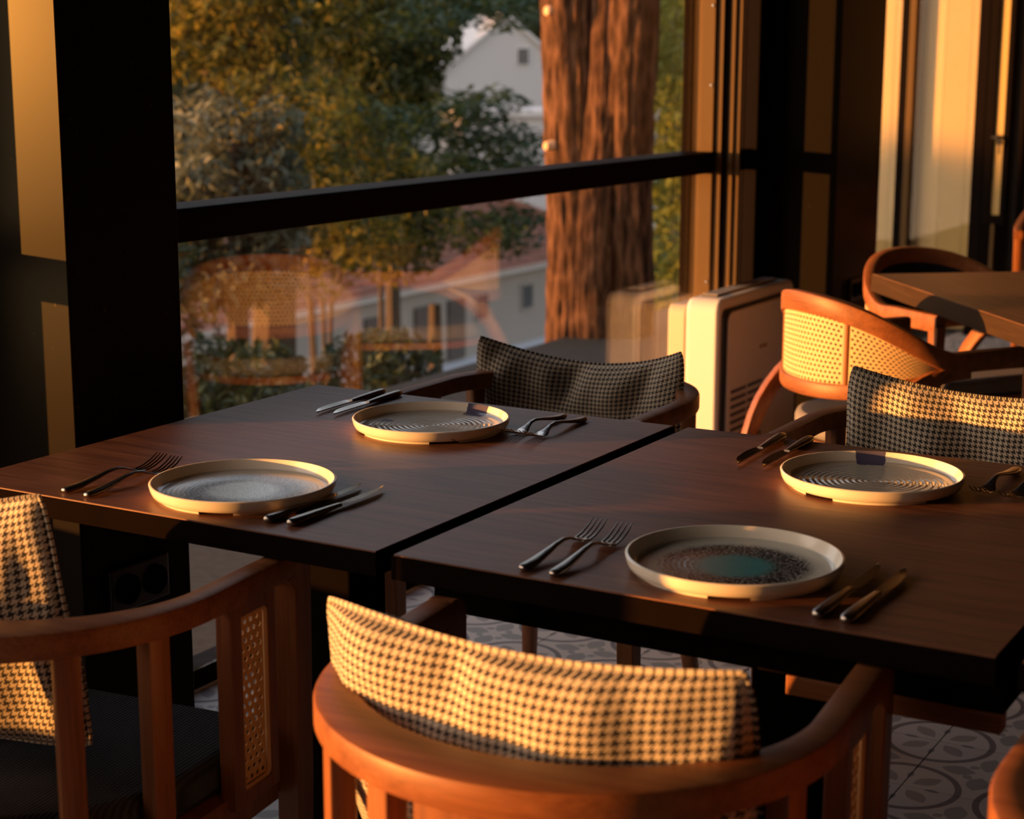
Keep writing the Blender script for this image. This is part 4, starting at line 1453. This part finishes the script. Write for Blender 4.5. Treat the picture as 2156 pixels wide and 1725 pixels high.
# unseen leafy screen added to shade the lower part of the far doors
bl = [(-0.30 * k, 0.38 * k, z, 0.5, 0.5, 0.5) for k in range(-1, 2) for z in (-2.0, -1.2, -0.4, 0.3, 0.9, 1.2)]
make_tree('shade_hedge', 'leafy screen added out of view to shade the far doors', 'shade_hedge', (-19.7, -5.14, 0.3), bl, 9000, 0.09, 'leaf_dark', 70)


# ------------------------------------------------------------------ outside: houses
def far_house():
    t = thing('house', 'beige house with hipped red-tiled roof and dark shutters below the window', 'house', (-33.6, 52.0, -9.6))
    MB().box((-9, -16, -3), (0, 14.5, 3.1)).build('wall', MT['render'], t, smooth=False)
    MB().box((-9.3, -16.3, 2.95), (0.35, 14.8, 3.2)).build('eave', MT['white_render'], t, smooth=False)
    # hipped roof with courses of tiles on the slope that faces us
    x0, x1, y0, y1, zb, zr = -9.5, 0.55, -16.5, 15.0, 3.2, 6.0
    xm = (x0 + x1) / 2
    rf = MB().add([(x0, y0, zb), (x1, y0, zb), (x1, y1, zb), (x0, y1, zb), (xm, y0 + 5, zr), (xm, y1 - 6, zr)],
                  [(0, 1, 4), (1, 2, 5, 4), (2, 3, 5), (3, 0, 4, 5), (3, 2, 1, 0)]).build('roof', MT['roof_tile'], t, smooth=False)
    cm = MB()
    for k in range(1, 16):
        f = k / 16
        xa = x1 + (xm - x1) * f
        za = zb + (zr - zb) * f + 0.02
        cm.box((xa - 0.12, y0 + 5 * f, za - 0.02), (xa + 0.12, y1 - 6 * f, za + 0.05))
    cm.build('tile_course', MT['roof_tile'], rf, smooth=False)['kind'] = 'stuff'
    MB().tube([(x1, y1, zb + 0.1), (xm, y1 - 6, zr + 0.1)], 0.22, 8).build('hip_ridge', MT['roof_tile'], rf)
    MB().tube([(xm, y0 + 5, zr + 0.1), (xm, y1 - 6, zr + 0.1)], 0.22, 8).build('ridge', MT['roof_tile'], rf)
    ch = MB().box((xm - 0.2, -3.8, zr - 0.8), (xm + 0.9, -2.6, zr + 1.5)).build('chimney', MT['render'], t, smooth=False)
    MB().box((xm - 0.3, -3.9, zr + 1.5), (xm + 1.0, -2.5, zr + 1.75)).build('chimney_cap', MT['roof_tile'], ch, smooth=False)
    for y in (3.3, 6.8, 10.2):
        w = MB().box((-0.05, y, 1.3), (0.06, y + 1.0, 2.4)).build('window', MT['render'], t, smooth=False)
        MB().box((0.05, y + 0.1, 1.4), (0.08, y + 0.9, 2.3)).build('pane', MT['pane'], w, smooth=False)
    for y in (-0.9, 1.35, -4.0):
        s = MB().box((-0.05, y, 0.1), (0.10, y + 1.15, 2.35)).build('shutter', MT['shutter'], t, smooth=False)
        for k in range(9):
            MB().box((0.10, y + 0.1, 0.25 + k * 0.23), (0.13, y + 1.05, 0.33 + k * 0.23)).build('slat', MT['shutter'], s, smooth=False)
    MB().box((0.0, -16, -0.5), (1.6, 14, 0.02)).build('plinth', MT['white_render'], t, smooth=False)
    return t


far_house()


def gable_house():
    p = polar(-30.2, 112)
    t = thing('house', 'white gabled house on the hill beside the pine trunk', 'house', (p.x, p.y, -3.0), R(-30.2 + 360) * -1)
    t.rotation_euler = (0, 0, R(44))
    MB().add([(-4.2, 0, -4), (3.6, 0, -4), (3.6, 0, 4.4), (0.0, 0, 7.25), (-4.2, 0, 4.0), (-4.2, 9, -4), (3.6, 9, -4), (3.6, 9, 4.4), (0, 9, 7.25), (-4.2, 9, 4.0)],
             [(0, 1, 2, 3, 4), (5, 9, 8, 7, 6), (0, 5, 6, 1), (1, 6, 7, 2), (4, 9, 5, 0)]).build('wall', MT['white_render'], t, smooth=False)
    MB().add([(3.9, -0.3, 4.2), (3.9, 9.3, 4.2), (0, 9.3, 7.5), (0, -0.3, 7.5), (3.9, -0.3, 4.0), (3.9, 9.3, 4.0), (0, 9.3, 7.25), (0, -0.3, 7.25)],
             [(0, 1, 2, 3), (7, 6, 5, 4), (0, 3, 7, 4), (0, 4, 5, 1), (2, 6, 7, 3), (1, 5, 6, 2)]).build('roof', MT['grey_metal'], t, smooth=False)
    MB().add([(-4.5, -0.3, 3.85), (0, -0.3, 7.5), (0, 9.3, 7.5), (-4.5, 9.3, 3.85), (-4.5, -0.3, 3.6), (0, -0.3, 7.25), (0, 9.3, 7.25), (-4.5, 9.3, 3.6)],
             [(0, 1, 2, 3), (7, 6, 5, 4), (0, 4, 5, 1), (0, 3, 7, 4), (2, 6, 5, 1), (3, 2, 6, 7)]).build('roof', MT['grey_metal'], t, smooth=False)
    w = MB().box((0.6, -0.08, 4.2), (1.5, 0.02, 5.4)).build('window', MT['grey_metal'], t, smooth=False)
    MB().box((0.7, -0.12, 4.3), (1.4, -0.07, 5.3)).build('pane', MT['pane'], w, smooth=False)
    w = MB().box((-2.6, -0.08, 1.2), (-1.6, 0.02, 2.6)).build('window', MT['grey_metal'], t, smooth=False)
    MB().box((-2.5, -0.12, 1.3), (-1.7, -0.07, 2.5)).build('pane', MT['pane'], w, smooth=False)
    MB().box((-6.4, 0.5, -4), (-4.2, 6, 2.6)).build('side_wing', MT['white_render'], t, smooth=False)
    return t


gable_house()
p = polar(-30.0, 86)
t = thing('outbuilding', 'long low white outbuilding behind the cedar branches', 'building', (p.x, p.y, -3.4), R(44))
MB().box((-2.6, 0, -4), (7.5, 5, 2.2)).build('wall', MT['white_render'], t, smooth=False)
MB().box((-2.8, -0.3, 2.2), (7.7, 5.3, 2.5)).build('roof', MT['grey_metal'], t, smooth=False)
for k in range(3):
    w = MB().box((2.2 + k * 1.8, -0.06, 0.5), (3.0 + k * 1.8, 0.02, 1.6)).build('window', MT['pane'], t, smooth=False)
